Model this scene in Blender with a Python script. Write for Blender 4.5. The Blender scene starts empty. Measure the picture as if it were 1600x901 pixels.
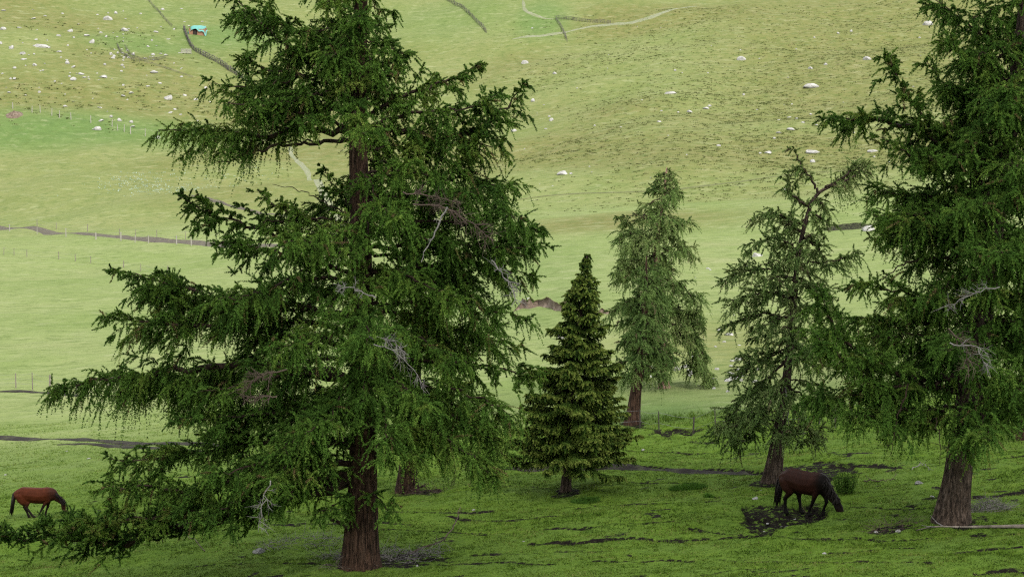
import bpy, math, random
import numpy as np
from mathutils import Vector, noise as mnoise

random.seed(7)
RNG = np.random.default_rng(11)
SC = bpy.context.scene
COL = SC.collection
R = math.radians

# ------------------------------------------------------------------ camera
F = 2986.0                      # focal length in photo pixels (photo 1600 x 901)
PITCH = math.atan(152.5 / F)
cam_d = bpy.data.cameras.new('camera')
cam_d.sensor_width = 36.0
cam_d.lens = 36.0 * F / 1600.0
cam_d.clip_start = 0.5
cam_d.clip_end = 5000
cam = bpy.data.objects.new('camera', cam_d)
COL.objects.link(cam)
cam.location = (0, 0, 0)
cam.rotation_euler = (R(90) - PITCH, 0, 0)
SC.camera = cam

# ------------------------------------------------------------------ light
SUN_EL, SUN_AZ = 46.0, 148.0    # azimuth clockwise from +Y (view direction): behind, to the right
SUN_DIR = Vector((math.cos(R(SUN_EL)) * math.sin(R(SUN_AZ)),
                  math.cos(R(SUN_EL)) * math.cos(R(SUN_AZ)), math.sin(R(SUN_EL))))
world = bpy.data.worlds.new('World')
SC.world = world
world.use_nodes = True
wn, wl = world.node_tree.nodes, world.node_tree.links
wn.clear()
w_out = wn.new('ShaderNodeOutputWorld')
w_bg = wn.new('ShaderNodeBackground')
w_sky = wn.new('ShaderNodeTexSky')
w_sky.sky_type = 'NISHITA'
w_sky.sun_disc = False
w_sky.sun_elevation = R(SUN_EL)
w_sky.sun_rotation = R(SUN_AZ)
w_sky.altitude = 1500
w_sky.dust_density = 3.0
w_sky.ozone_density = 0.6
w_bg.inputs['Strength'].default_value = 0.15
# broken cloud cover whitens most of the sky
w_tc = wn.new('ShaderNodeTexCoord')
w_ns = wn.new('ShaderNodeTexNoise')
w_ns.inputs['Scale'].default_value = 2.4
w_ns.inputs['Detail'].default_value = 6
w_rp = wn.new('ShaderNodeValToRGB')
w_rp.color_ramp.elements[0].position = 0.36
w_rp.color_ramp.elements[1].position = 0.56
w_mx = wn.new('ShaderNodeMixRGB')
w_mx.inputs[2].default_value = (8.2, 8.25, 8.05, 1)
wl.new(w_tc.outputs['Generated'], w_ns.inputs['Vector'])
wl.new(w_ns.outputs['Fac'], w_rp.inputs[0])
wl.new(w_rp.outputs[0], w_mx.inputs[0])
wl.new(w_sky.outputs[0], w_mx.inputs[1])
wl.new(w_mx.outputs[0], w_bg.inputs[0])
wl.new(w_bg.outputs[0], w_out.inputs[0])

sun_d = bpy.data.lights.new('sun', 'SUN')
sun_d.energy = 2.5
sun_d.angle = R(1.6)
sun_d.color = (1.0, 0.95, 0.86)
sun = bpy.data.objects.new('sun', sun_d)
COL.objects.link(sun)
sun.rotation_euler = SUN_DIR.to_track_quat('Z', 'Y').to_euler()
sun.location = (0, 0, 400)

SC.view_settings.view_transform = 'Standard'
SC.view_settings.look = 'None'
SC.view_settings.exposure = 0.85
SC.view_settings.gamma = 1.0
SC.render.engine = 'CYCLES'
SC.cycles.max_bounces = 8
SC.cycles.diffuse_bounces = 5
SC.cycles.transmission_bounces = 5
SC.cycles.transparent_max_bounces = 8
SC.cycles.glossy_bounces = 1
SC.cycles.caustics_reflective = False
SC.cycles.caustics_refractive = False
SC.cycles.use_denoising = False
SC.cycles.filter_width = 1.2
SC.cycles.denoiser = 'OPENIMAGEDENOISE'
SC.cycles.denoising_input_passes = 'RGB_ALBEDO_NORMAL'
SC.cycles.denoising_prefilter = 'ACCURATE'

# ------------------------------------------------------------------ noise helpers
def _hash(ix, iy, seed):
    n = (ix.astype(np.int64) * 374761393 + iy.astype(np.int64) * 668265263 + seed * 2147483647 // 7) & 0xFFFFFFFF
    n = ((n ^ (n >> 13)) * 1274126177) & 0xFFFFFFFF
    n = (n ^ (n >> 16)) & 0xFFFF
    return n / 65535.0

def vnoise(x, y, seed=0):
    x = np.asarray(x, float); y = np.asarray(y, float)
    ix, iy = np.floor(x), np.floor(y)
    fx, fy = x - ix, y - iy
    fx = fx * fx * (3 - 2 * fx); fy = fy * fy * (3 - 2 * fy)
    a = _hash(ix, iy, seed); b = _hash(ix + 1, iy, seed)
    c = _hash(ix, iy + 1, seed); d = _hash(ix + 1, iy + 1, seed)
    return (a * (1 - fx) + b * fx) * (1 - fy) + (c * (1 - fx) + d * fx) * fy

def fbm(x, y, oct=4, seed=0):
    s = 0.0; a = 0.5; t = 0.0
    for i in range(oct):
        s = s + a * vnoise(x * 2 ** i, y * 2 ** i, seed + i * 17)
        t += a; a *= 0.5
    return s / t

def sstep(a, b, x):
    t = np.clip((np.asarray(x, float) - a) / (b - a), 0, 1)
    return t * t * (3 - 2 * t)

# ------------------------------------------------------------------ terrain height
U_KN = np.array([-0.3, -0.1, 0.1, 0.3])
D_KN = np.array([120, 150, 200, 300, 400, 500, 600, 700, 800, 1000, 1300.])
Z_KN = np.array([
    [-15.9, -16.5, -15.3, -12.5, -9.6, 13.0, 47, 84, 122, 190, 260],
    [-14.1, -14.5, -13.2, -10.0, -3.5, 10.0, 38, 72, 108, 178, 250],
    [-11.8, -11.2, -9.6, -5.0, 6.0, 24.0, 48, 78, 112, 178, 250],
    [-9.9, -9.2, -6.6, 0.5, 12.0, 30.0, 54, 84, 118, 184, 255]])

def _cubic(kx, ky, x):
    # Catmull-Rom style interpolation on irregular knots
    m = np.gradient(ky, kx)
    i = np.clip(np.searchsorted(kx, x) - 1, 0, len(kx) - 2)
    h = kx[i + 1] - kx[i]
    t = np.clip((x - kx[i]) / h, 0, 1)
    h00 = (1 + 2 * t) * (1 - t) ** 2; h10 = t * (1 - t) ** 2
    h01 = t * t * (3 - 2 * t); h11 = t * t * (t - 1)
    return h00 * ky[i] + h10 * h * m[i] + h01 * ky[i + 1] + h11 * h * m[i + 1]

def H0(x, d):
    """smooth lie of the land: slope under the camera, tilted meadow, hillside beyond"""
    x = np.asarray(x, float); d = np.asarray(d, float)
    xc = 60 * np.tanh((x - 11) / 60)
    near = -11.7 + 0.09 * xc
    up = np.interp(d, [-80, 0, 40, 54], [12, -1.75 , -10.9, -11.7]) + 11.7
    near = near + up - 0.09 * xc * (1 - sstep(0, 45, d))
    de = np.clip(d, 120, 1300)
    u = np.clip(x / np.maximum(d, 60), -0.42, 0.42)
    z = np.stack([_cubic(D_KN, Z_KN[k], de) for k in range(4)])
    ui = np.interp(u, [-0.42, -0.3, -0.1, 0.1, 0.3, 0.42], [0, 0, 1, 2, 3, 3])
    i0 = np.clip(np.floor(ui).astype(int), 0, 2)
    f = ui - i0; f = f * f * (3 - 2 * f) * 0.5 + f * 0.5
    zz = np.take_along_axis(z, i0[None], 0)[0] * (1 - f) + np.take_along_axis(z, i0[None] + 1, 0)[0] * f
    w = sstep(98, 135, d)
    return near * (1 - w) + zz * w

def H1(x, d):
    """plus knolls and hummocks"""
    x = np.asarray(x, float); d = np.asarray(d, float)
    far = sstep(140, 420, d)
    z = H0(x, d)
    z = z + far * (fbm(x / 70, d / 60, 3, 3) - 0.5) * 9 + sstep(320, 450, d) * (fbm(x / 22, d / 18, 3, 9) - 0.5) * 2.6
    z = z + (1 - 0.6 * far) * (fbm(x / 7, d / 4.5, 3, 5) - 0.5) * 0.55
    return z

# pixel helpers -----------------------------------------------------
CP, SP = math.cos(PITCH), math.sin(PITCH)
def ray(px, py):
    """direction with unit depth along +Y"""
    a = (np.asarray(px, float) - 800.0) / F
    b = -(np.asarray(py, float) - 450.5) / F
    y = CP + b * SP
    z = -SP + b * CP
    return a / y, z / y

def at(px, py, d):
    rx, rz = ray(px, py)
    return Vector((float(rx) * d, d, float(rz) * d))

_DS = np.concatenate([np.arange(50, 200, 0.25), np.arange(200, 1250, 1.0)])
def ground_d(px, py):
    rx, rz = ray(px, py)
    diff = rz * _DS - HT(rx * _DS, _DS)
    k = np.argmax(diff <= 0)
    if k == 0:
        return float(_DS[0])
    a, b = diff[k - 1], diff[k]
    return float(_DS[k - 1] + (_DS[k] - _DS[k - 1]) * a / (a - b))

def gpt(px, py):
    d = ground_d(px, py)
    x = float(ray(px, py)[0]) * d
    return Vector((x, d, float(HT(x, d))))

HT = H1                                         # ray casts run on the land before the small scarps
# ---- bare earth lines trodden into the turf: traced as world poly-lines (x, d), half width, drop
def wl_(pts):
    return np.array([[gpt(*p).x, gpt(*p).y] for p in pts])
SCARPS = []
def scarp(pts, hw, drop, soil=1.0):
    SCARPS.append((wl_(pts), hw, drop, soil))
scarp([(790, 728), (880, 730), (990, 727), (1080, 733), (1190, 738)], .42, .22)
scarp([(1225, 735), (1300, 724), (1400, 729)], .22, .12)
scarp([(1270, 728), (1300, 730)], .5, .1, .8)
scarp([(1560, 716), (1620, 710)], .3, .2)
scarp([(905, 793), (1000, 786), (1120, 781)], .2, .12)
scarp([(890, 845), (990, 841), (1090, 843), (1190, 836)], .22, .18)
scarp([(930, 876), (1080, 874)], .16, .12)
scarp([(1290, 862), (1360, 857), (1420, 853)], .18, .14)
scarp([(1505, 862), (1545, 856), (1620, 850)], .28, .16)
scarp([(1450, 779), (1540, 774), (1620, 765)], .2, .14)
scarp([(600, 797), (690, 799), (770, 797)], .18, .10)
scarp([(700, 806), (780, 812), (870, 806)], .18, .12)
scarp([(660, 880), (760, 878), (860, 880)], .16, .1)
scarp([(430, 818), (520, 817), (640, 818)], .2, .1)
scarp([(830, 848), (960, 842)], .14, .1)
scarp([(-20, 815), (60, 812), (160, 806)], .1, .05, .6)
scarp([(1180, 895), (1260, 889)], .12, .1)
scarp([(1530, 895), (1620, 886)], .2, .14)
scarp([(640, 902), (720, 899)], .14, .1)
scarp([(1000, 668), (1040, 671), (1100, 668)], .35, .2)
scarp([(1080, 690), (1180, 686)], .2, .1, .7)

for pts in ([(600, 826), (760, 832), (900, 826), (1050, 812)], [(1080, 826), (1240, 838), (1400, 842), (1620, 832)], [(300, 884), (420, 878), (520, 884)], [(780, 756), (860, 760), (980, 752), (1100, 756)], [(980, 702), (1080, 708), (1180, 702)], [(1330, 790), (1420, 796), (1470, 792)], [(740, 866), (860, 862), (980, 858)], [(1120, 870), (1280, 878), (1450, 876)]):
    scarp(pts, .13, .13, .85)

def seg_dist(x, d, poly):
    best = np.full(x.shape, 1e9); sgn = np.zeros(x.shape)
    for (ax, ay), (bx, by) in zip(poly[:-1], poly[1:]):
        ex, ey = bx - ax, by - ay
        t = np.clip(((x - ax) * ex + (d - ay) * ey) / (ex * ex + ey * ey), 0, 1)
        qx, qy = x - (ax + t * ex), d - (ay + t * ey)
        r = np.hypot(qx, qy)
        m = r < best
        best = np.where(m, r, best); sgn = np.where(m, qy, sgn)
    return best, sgn

def near_detail(x, d):
    """small scarps of trodden earth (height offset, soil mask) in the grazed foreground"""
    x = np.asarray(x, float); d = np.asarray(d, float)
    dz = np.zeros(x.shape); soil = np.zeros(x.shape)
    if not x.size or d.max() < 50 or d.min() > 175:
        return dz, soil
    wob = (fbm(x / 1.3, d / 1.3, 3, 31) - 0.5)
    for poly, hw, drop, s in SCARPS:
        x0, x1 = poly[:, 0].min() - 3, poly[:, 0].max() + 3
        y0, y1 = poly[:, 1].min() - 3, poly[:, 1].max() + 3
        m = (x > x0) & (x < x1) & (d > y0) & (d < y1)
        if not m.any():
            continue
        hw = hw * 1.12
        r, sg = seg_dist(x[m], d[m] + wob[m] * 1.1, poly)
        brk = sstep(0.3, 0.55, fbm(x[m] / 1.1, d[m] / 0.9, 3, 77))
        k = np.exp(-(r / hw) ** 2) * (0.55 + 0.45 * brk)
        dz[m] += -drop * k + 0.35 * drop * np.exp(-((sg - hw) / hw) ** 2) * np.exp(-(r / (2 * hw)) ** 2)
        soil[m] = np.maximum(soil[m], s * np.clip(k * 1.5 - 0.2, 0, 1))
    # terracettes: thin wavering contour lines of bare earth
    reg = sstep(55, 60, d) * (1 - sstep(95, 112, d)) * sstep(-22, -14, x + (fbm(x / 9, d / 5, 2, 8) - .5) * 16)
    n = fbm(x / 5.5 + 7, d / 1.9, 4, 41)
    pat = sstep(0.50, 0.60, fbm(x / 4.2, d / 2.4, 3, 55))
    k = np.exp(-((n - 0.5) / 0.017) ** 2) * pat * reg
    dz -= 0.12 * k
    soil = np.maximum(soil, np.clip(k * 1.2 - 0.15, 0, 1) * 0.9)
    n2 = sstep(0.70, 0.78, fbm(x / 0.9, d / 0.7, 3, 91)) * sstep(0.48, 0.6, fbm(x / 6, d / 4, 2, 15)) * reg
    soil = np.maximum(soil, n2 * 0.75)
    return dz, soil

MUD = [(1226, 806, 1.9, 2.6, .22), (1200, 809, 1.3, 1.2, .1), (1262, 797, 1.1, 1.5, .1), (1055, 672, 1.5, 2.2, .25), (1275, 733, 1.9, 2.2, .12), (590, 872, 2.0, 1.6, .05), (640, 870, 1.6, .9, .03), (1395, 824, .8, .6, .05), (660, 768, 1.2, .8, .05), (1490, 816, 1.0, .8, .03), (884, 768, .7, .9, .02), (1206, 754, .9, .9, .02), (988, 662, .8, .9, .02), (562, 886, 1.0, .7, .02)]
MUD = [(gpt(a, b).x, gpt(a, b).y, c, e, f) for a, b, c, e, f in MUD]
def mud_mask(x, d):
    dz = np.zeros(x.shape); so = np.zeros(x.shape)
    for gx, gy, rx, rd, dep in MUD:
        m = (abs(x - gx) < 2.5 * rx) & (abs(d - gy) < 2.5 * rd)
        if not m.any(): continue
        q = np.hypot((x[m] - gx) / rx, (d[m] - gy) / rd) + (fbm(x[m] / .9, d[m] / .8, 4, 63) - .5) * 1.3
        k = 1 - sstep(.72, .98, q)
        so[m] = np.maximum(so[m], k * (0.75 + .5 * (fbm(x[m] / .4, d[m] / .4, 2, 5) - .5))); dz[m] -= dep * k * (.6 + .8 * fbm(x[m] / .5, d[m] / .5, 2, 8))
    return dz, np.clip(so, 0, 1)
_nd = near_detail
def near_detail(x, d):
    a, b = _nd(x, d); c, e = mud_mask(np.asarray(x, float), np.asarray(d, float))
    return a + c, np.maximum(b, e)

def H(x, d):
    x = np.atleast_1d(np.asarray(x, float)); d = np.atleast_1d(np.asarray(d, float))
    return H1(x, d) + near_detail(x, d)[0]
def Hs(x, d):
    return float(H(x, d)[0])

# ------------------------------------------------------------------ mesh helpers
def new_mesh(name, V, Fc, mat=None, smooth=False, attrs=None):
    """V (n,3); Fc either an (m,k) array or a list of index lists"""
    me = bpy.data.meshes.new(name)
    V = np.asarray(V, np.float32)
    if isinstance(Fc, np.ndarray):
        m, k = Fc.shape
        me.vertices.add(len(V)); me.vertices.foreach_set('co', V.ravel())
        me.loops.add(m * k); me.loops.foreach_set('vertex_index', Fc.astype(np.int32).ravel())
        me.polygons.add(m); me.polygons.foreach_set('loop_start', np.arange(0, m * k, k, dtype=np.int32))
        me.update(calc_edges=True)
    else:
        me.from_pydata([tuple(map(float, v)) for v in V], [], [list(map(int, f)) for f in Fc])
        me.update()
    for an, av in (attrs or {}).items():
        if np.ndim(av) == 2:
            a = me.attributes.new(an, 'FLOAT_VECTOR', 'POINT'); a.data.foreach_set('vector', np.asarray(av, np.float32).ravel()); continue
        a = me.attributes.new(an, 'FLOAT', 'POINT')
        a.data.foreach_set('value', np.asarray(av, np.float32))
    if smooth:
        me.polygons.foreach_set('use_smooth', np.ones(len(me.polygons), bool))
    if mat:
        me.materials.append(mat)
    return me

def tag(o, label=None, cat=None, group=None, kind=None):
    if label: o['label'] = label
    if cat: o['category'] = cat
    if group: o['group'] = group
    if kind: o['kind'] = kind
    return o

def empty(name, loc, label, cat, group=None):
    o = bpy.data.objects.new(name, None)
    o.empty_display_size = 0.3
    COL.objects.link(o)
    o.location = loc
    return tag(o, label, cat, group)

def part(name, V, Fc, mat, root=None, smooth=False, attrs=None, base=None):
    """V in world space; the object's origin is its parent's (or base)"""
    V = np.asarray(V, float)
    if base is None:
        base = origin_of(root) if root is not None else np.zeros(3)
    else:
        base = np.array(base, float)
    me = new_mesh(name, V - base, Fc, mat, smooth, attrs)
    o = bpy.data.objects.new(name, me)
    COL.objects.link(o)
    if root is not None:
        o.parent = root
        o.location = tuple(base - origin_of(root))
    else:
        o.location = tuple(base)
    return o

def origin_of(o):
    p = np.zeros(3)
    while o is not None:
        p = p + np.array(o.location)
        o = o.parent
    return p

class MB:
    """collects pieces of one mesh"""
    def __init__(s):
        s.V = []; s.F = []; s.n = 0; s.A = []
    def add(s, V, Fc, a=None):
        V = np.asarray(V, float)
        s.V.append(V); s.F += [[i + s.n for i in f] for f in Fc]; s.n += len(V)
        s.A.append(np.full(len(V), 0.0 if a is None else a))
        return s
    def box(s, c, size, rz=0.0, jit=0.0):
        sx, sy, sz = (v / 2 for v in size)
        P = np.array([[x, y, z] for z in (-sz, sz) for x, y in ((-sx, -sy), (sx, -sy), (sx, sy), (-sx, sy))])
        if jit: P = P + RNG.normal(0, jit, P.shape)
        ca, sa = math.cos(rz), math.sin(rz)
        P = np.stack([P[:, 0] * ca - P[:, 1] * sa, P[:, 0] * sa + P[:, 1] * ca, P[:, 2]], 1) + np.array(c)
        return s.add(P, [[0, 3, 2, 1], [4, 5, 6, 7], [0, 1, 5, 4], [1, 2, 6, 5], [2, 3, 7, 6], [3, 0, 4, 7]])
    def tube(s, pts, rad, sides=5, rough=0.0):
        V, Fc = tube(pts, rad, sides, rough)
        return s.add(V, Fc)
    def build(s, name, mat, root=None, smooth=False, base=None):
        return part(name, np.concatenate(s.V), s.F, mat, root, smooth, {'tint': np.concatenate(s.A)}, base)

def tube(pts, rad, sides=6, rough=0.0):
    pts = np.asarray(pts, float); n = len(pts)
    rad = np.broadcast_to(np.asarray(rad, float), (n,))
    T = np.gradient(pts, axis=0); T /= np.linalg.norm(T, axis=1)[:, None] + 1e-9
    ref = np.array([0.31, 0.94, 0.12]) if abs(T[:, 2]).mean() > .5 else np.array([0, 0, 1.])
    A = np.cross(T, ref); A /= np.linalg.norm(A, axis=1)[:, None] + 1e-9
    B = np.cross(T, A)
    ang = np.arange(sides) * 2 * math.pi / sides
    ring = A[:, None] * np.cos(ang)[None, :, None] + B[:, None] * np.sin(ang)[None, :, None]
    rr = rad[:, None] * np.ones(sides)
    if rough: rr = rr * (1 + RNG.normal(0, rough, rr.shape))
    V = (pts[:, None] + ring * rr[:, :, None]).reshape(-1, 3)
    Fc = []
    for i in range(n - 1):
        for j in range(sides):
            k = (j + 1) % sides
            Fc.append([i * sides + j, i * sides + k, (i + 1) * sides + k, (i + 1) * sides + j])
    Fc.append(list(range(sides))[::-1]); Fc.append([(n - 1) * sides + j for j in range(sides)])
    return V, Fc

def spline(pts, n):
    """Catmull-Rom through pts, n samples"""
    P = np.asarray(pts, float)
    if len(P) == 2:
        t = np.linspace(0, 1, n)[:, None]
        return P[0] * (1 - t) + P[1] * t
    Q = np.vstack([2 * P[0] - P[1], P, 2 * P[-1] - P[-2]])
    L = np.r_[0, np.cumsum(np.linalg.norm(np.diff(P, axis=0), axis=1))]
    s = np.linspace(0, L[-1], n)
    i = np.clip(np.searchsorted(L, s, 'right') - 1, 0, len(P) - 2)
    t = ((s - L[i]) / (L[i + 1] - L[i] + 1e-9))[:, None]
    a, b, c, d = Q[i], Q[i + 1], Q[i + 2], Q[i + 3]
    return 0.5 * (2 * b + (c - a) * t + (2 * a - 5 * b + 4 * c - d) * t ** 2 + (3 * b - a - 3 * c + d) * t ** 3)

# ------------------------------------------------------------------ materials
def mat(name):
    m = bpy.data.materials.new(name)
    m.use_nodes = True
    nt = m.node_tree
    b = nt.nodes['Principled BSDF']
    b.inputs['Roughness'].default_value = 0.9
    b.inputs['Specular IOR Level'].default_value = 0.15
    return m, nt, b

def nd(nt, typ, **kw):
    n = nt.nodes.new(typ)
    for k, v in kw.items():
        if k in n.inputs: n.inputs[k].default_value = v
        else: setattr(n, k, v)
    return n

def noise_node(nt, vec, scale, detail=4, rough=0.55):
    n = nd(nt, 'ShaderNodeTexNoise', Scale=scale, Detail=detail, Roughness=rough)
    nt.links.new(vec, n.inputs['Vector'])
    return n.outputs['Fac']

def ramp(nt, fac, stops):
    r = nt.nodes.new('ShaderNodeValToRGB')
    e = r.color_ramp.elements
    while len(e) < len(stops): e.new(0.5)
    for el, (p, c) in zip(e, stops):
        el.position = p; el.color = (*c, 1) if len(c) == 3 else c
    nt.links.new(fac, r.inputs[0])
    return r.outputs[0]

def mix(nt, fac, a, b, mode='MIX'):
    n = nt.nodes.new('ShaderNodeMixRGB')
    n.blend_type = mode
    for k, v in ((0, fac), (1, a), (2, b)):
        if isinstance(v, (int, float)): n.inputs[k].default_value = v
        elif isinstance(v, tuple): n.inputs[k].default_value = (*v, 1)
        else: nt.links.new(v, n.inputs[k])
    return n.outputs[0]

def math_(nt, op, a, b=None):
    n = nt.nodes.new('ShaderNodeMath'); n.operation = op
    for k, v in ((0, a), (1, b)):
        if v is None: continue
        if isinstance(v, (int, float)): n.inputs[k].default_value = v
        else: nt.links.new(v, n.inputs[k])
    return n.outputs[0]

def attr(nt, name):
    n = nt.nodes.new('ShaderNodeAttribute'); n.attribute_name = name
    return n.outputs['Fac']

def objco(nt, scale=(1, 1, 1)):
    tc = nt.nodes.new('ShaderNodeTexCoord')
    mp = nt.nodes.new('ShaderNodeMapping')
    mp.inputs['Scale'].default_value = scale
    nt.links.new(tc.outputs['Object'], mp.inputs['Vector'])
    return mp.outputs[0]

def bump(nt, b, h, strength=0.5, dist=0.05):
    n = nt.nodes.new('ShaderNodeBump')
    n.inputs['Strength'].default_value = strength
    n.inputs['Distance'].default_value = dist
    nt.links.new(h, n.inputs['Height'])
    nt.links.new(n.outputs[0], b.inputs['Normal'])

def foliage_mat(name, stops, trans=0.38, soft=0.0):
    m, nt, b = mat(name)
    c = ramp(nt, attr(nt, 'tint'), stops)
    nt.links.new(c, b.inputs['Base Color'])
    b.inputs['Roughness'].default_value = 0.7
    b.inputs['Specular IOR Level'].default_value = 0.06
    tr = nt.nodes.new('ShaderNodeBsdfTranslucent')
    nt.links.new(mix(nt, 1.0, c, (1.5, 1.6, 0.8), 'MULTIPLY'), tr.inputs[0])
    g = nt.nodes.new('ShaderNodeNewGeometry'); at_ = nt.nodes.new('ShaderNodeAttribute'); at_.attribute_name = 'spray_normal'
    v = nt.nodes.new('ShaderNodeMixRGB'); v.inputs[0].default_value = soft
    nt.links.new(g.outputs['Normal'], v.inputs[1]); nt.links.new(at_.outputs['Vector'], v.inputs[2])
    vn = nt.nodes.new('ShaderNodeVectorMath'); vn.operation = 'NORMALIZE'; nt.links.new(v.outputs[0], vn.inputs[0])
    if soft > 0:
        nt.links.new(vn.outputs[0], b.inputs['Normal']); nt.links.new(vn.outputs[0], tr.inputs['Normal'])
    ms = nt.nodes.new('ShaderNodeMixShader'); ms.inputs[0].default_value = trans
    out = nt.nodes['Material Output']
    nt.links.new(b.outputs[0], ms.inputs[1]); nt.links.new(tr.outputs[0], ms.inputs[2])
    nt.links.new(ms.outputs[0], out.inputs[0])
    return m

def bark_mat(name, dark, mid, light):
    m, nt, b = mat(name)
    co = objco(nt, (1, 1, 0.16))
    n1 = noise_node(nt, co, 9, 6, 0.65)
    co2 = objco(nt, (1, 1, 0.10))
    n2 = noise_node(nt, co2, 15, 5, 0.7)
    crack = ramp(nt, n2, [(0.36, (0, 0, 0)), (0.52, (1, 1, 1))])
    n3 = noise_node(nt, objco(nt, (1, 1, .4)), 22, 4, 0.7)
    c = ramp(nt, n1, [(0.3, dark), (0.5, mid), (0.72, light)])
    c = mix(nt, ramp(nt, n3, [(0.55, (0, 0, 0)), (0.7, (.8, .8, .8))]), c, tuple(x * 1.5 for x in light))
    c = mix(nt, crack, tuple(x * 0.45 for x in dark), c)
    nt.links.new(c, b.inputs['Base Color'])
    bump(nt, b, mix(nt, 0.5, n1, crack), 0.9, 0.06)
    return m

M = {}
M['larch'] = foliage_mat('larch_needles', [(0.0, (.050, .112, .019)), (0.45, (.108, .212, .034)), (0.78, (.175, .275, .046)), (0.88, (.23, .28, .06)), (1.0, (.17, .12, .06))], soft=.78)
M['larch_sunlit'] = foliage_mat('sunlit_larch_needles', [(0.0, (.080, .145, .038)), (0.5, (.180, .275, .080)), (0.88, (.25, .32, .11)), (1.0, (.20, .16, .10))], soft=.78)  # lighter copy of the larch needles, partial sunlight put into the colour
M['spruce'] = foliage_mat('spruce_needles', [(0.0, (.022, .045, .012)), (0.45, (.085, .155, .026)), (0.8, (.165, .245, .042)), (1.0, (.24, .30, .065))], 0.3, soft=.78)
M['bark'] = bark_mat('larch_bark', (.021, .011, .007), (.050, .027, .017), (.086, .053, .037))
M['bark_grey'] = bark_mat('greyish_bark', (.028, .019, .014), (.062, .042, .030), (.12, .09, .072))
M['bark_sunlit'] = bark_mat('sunlit_pink_bark', (.12, .07, .05), (.27, .16, .12), (.42, .29, .23))  # larch bark with the sunlight on the trunk put into its colour
def plain(name, c1, c2, scale=12, rough=0.9, bmp=0.4):
    m, nt, b = mat(name)
    n = noise_node(nt, objco(nt), scale, 5, 0.6)
    nt.links.new(ramp(nt, n, [(0.3, c1), (0.7, c2)]), b.inputs['Base Color'])
    b.inputs['Roughness'].default_value = rough
    if bmp: bump(nt, b, n, bmp, 0.04)
    return m
M['limb'] = plain('branch_bark', (.018, .012, .009), (.045, .028, .02))
M['dead'] = plain('dead_wood', (.10, .09, .085), (.24, .22, .21), 20)
M['dead_brown'] = plain('brown_dead_twigs', (.05, .035, .028), (.12, .085, .07), 20)
M['deadlog'] = plain('weathered_log', (.05, .042, .034), (.25, .21, .175), 2.2)
M['post'] = plain('weathered_post', (.10, .085, .07), (.24, .21, .18), 8)
M['post_pale'] = plain('pale_post', (.20, .185, .16), (.36, .34, .30), 8)
M['post_dark'] = plain('dark_post', (.03, .027, .022), (.08, .07, .06), 8)
M['wire'] = plain('fence_wire', (.12, .12, .12), (.2, .2, .2), 8, 0.6, 0)
M['poles'] = plain('grey_fence_poles', (.045, .04, .036), (.13, .12, .11), 3)

def rock_mat(name, lo, hi, spot):
    m, nt, b = mat(name)
    co = objco(nt)
    n = noise_node(nt, co, 2.2, 7, 0.65)
    n2 = noise_node(nt, co, 7, 4, 0.6)
    c = ramp(nt, n, [(0.28, lo), (0.62, hi)])
    c = mix(nt, ramp(nt, n2, [(0.56, (0, 0, 0)), (0.68, (.7, .7, .7))]), c, spot)
    nt.links.new(c, b.inputs['Base Color'])
    bump(nt, b, n, 0.7, 0.15)
    return m
M['rock'] = rock_mat('pale_granite', (.17, .165, .155), (.38, .37, .35), (.17, .16, .14))
M['rock_grey'] = rock_mat('grey_stone', (.10, .10, .095), (.22, .215, .2), (.06, .06, .045))

# ------------------------------------------------------------------ ground
def blob(x, d, px, py, rx, rd, p=1.0):
    g = gpt(px, py)
    return np.exp(-(((x - g.x) / rx) ** 2 + ((d - g.y) / rd) ** 2) ** p)

def ground_masks(x, d):
    lush = np.zeros(x.shape); dry = np.zeros(x.shape)
    nz = fbm(x / 40, d / 40, 4, 21)
    for px, py, rx, rd, k in ((80, 205, 55, 16, 1.0), (200, 212, 30, 10, .8), (225, 72, 20, 13, .9), (350, 60, 22, 20, .85), (330, 90, 12, 14, .5), (845, 30, 10, 22, .9), (700, 30, 30, 26, .5), (300, 20, 35, 18, .4), (820, 440, 10, 45, .35), (1050, 655, 4, 9, 0.8)):
        lush = np.maximum(lush, k * blob(x, d, px, py, rx, rd, 1.6))
    lush = lush * (0.45 + 0.6 * nz)
    hillm = sstep(330, 420, d + x * 0.25)
    dry = hillm * (.42 + .42 * sstep(0.38, 0.68, fbm(x / 60 + 3, d / 45, 4, 61)))
    dry = np.maximum(dry, 0.8 * sstep(0.0, 0.16, x / np.maximum(d, 60)) * sstep(400, 470, d))
    for px, py, rx, rd, k in ((960, 345, 22, 18, .9), (1180, 300, 24, 12, .5), (880, 355, 14, 14, .7), (1130, 540, 8, 22, .55), (1300, 300, 20, 30, .5)):
        dry = np.maximum(dry, k * blob(x, d, px, py, rx, rd, 1.3))
    dry = dry * (1 - 0.8 * np.clip(lush, 0, 1))
    ha = np.interp(x, [-40, -20, -5, 3], [68, 76, 92, 97.5]); hb = np.interp(x, [-40, -20, -5, 3], [150, 140, 122, 103])
    hay = np.clip((d + (fbm(x / 9, d / 9, 3, 33) - .5) * (hb - ha) * .5 - ha) / (hb - ha), 0, 1)
    return np.clip(lush, 0, 1), np.clip(dry, 0, 1), hay

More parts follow.
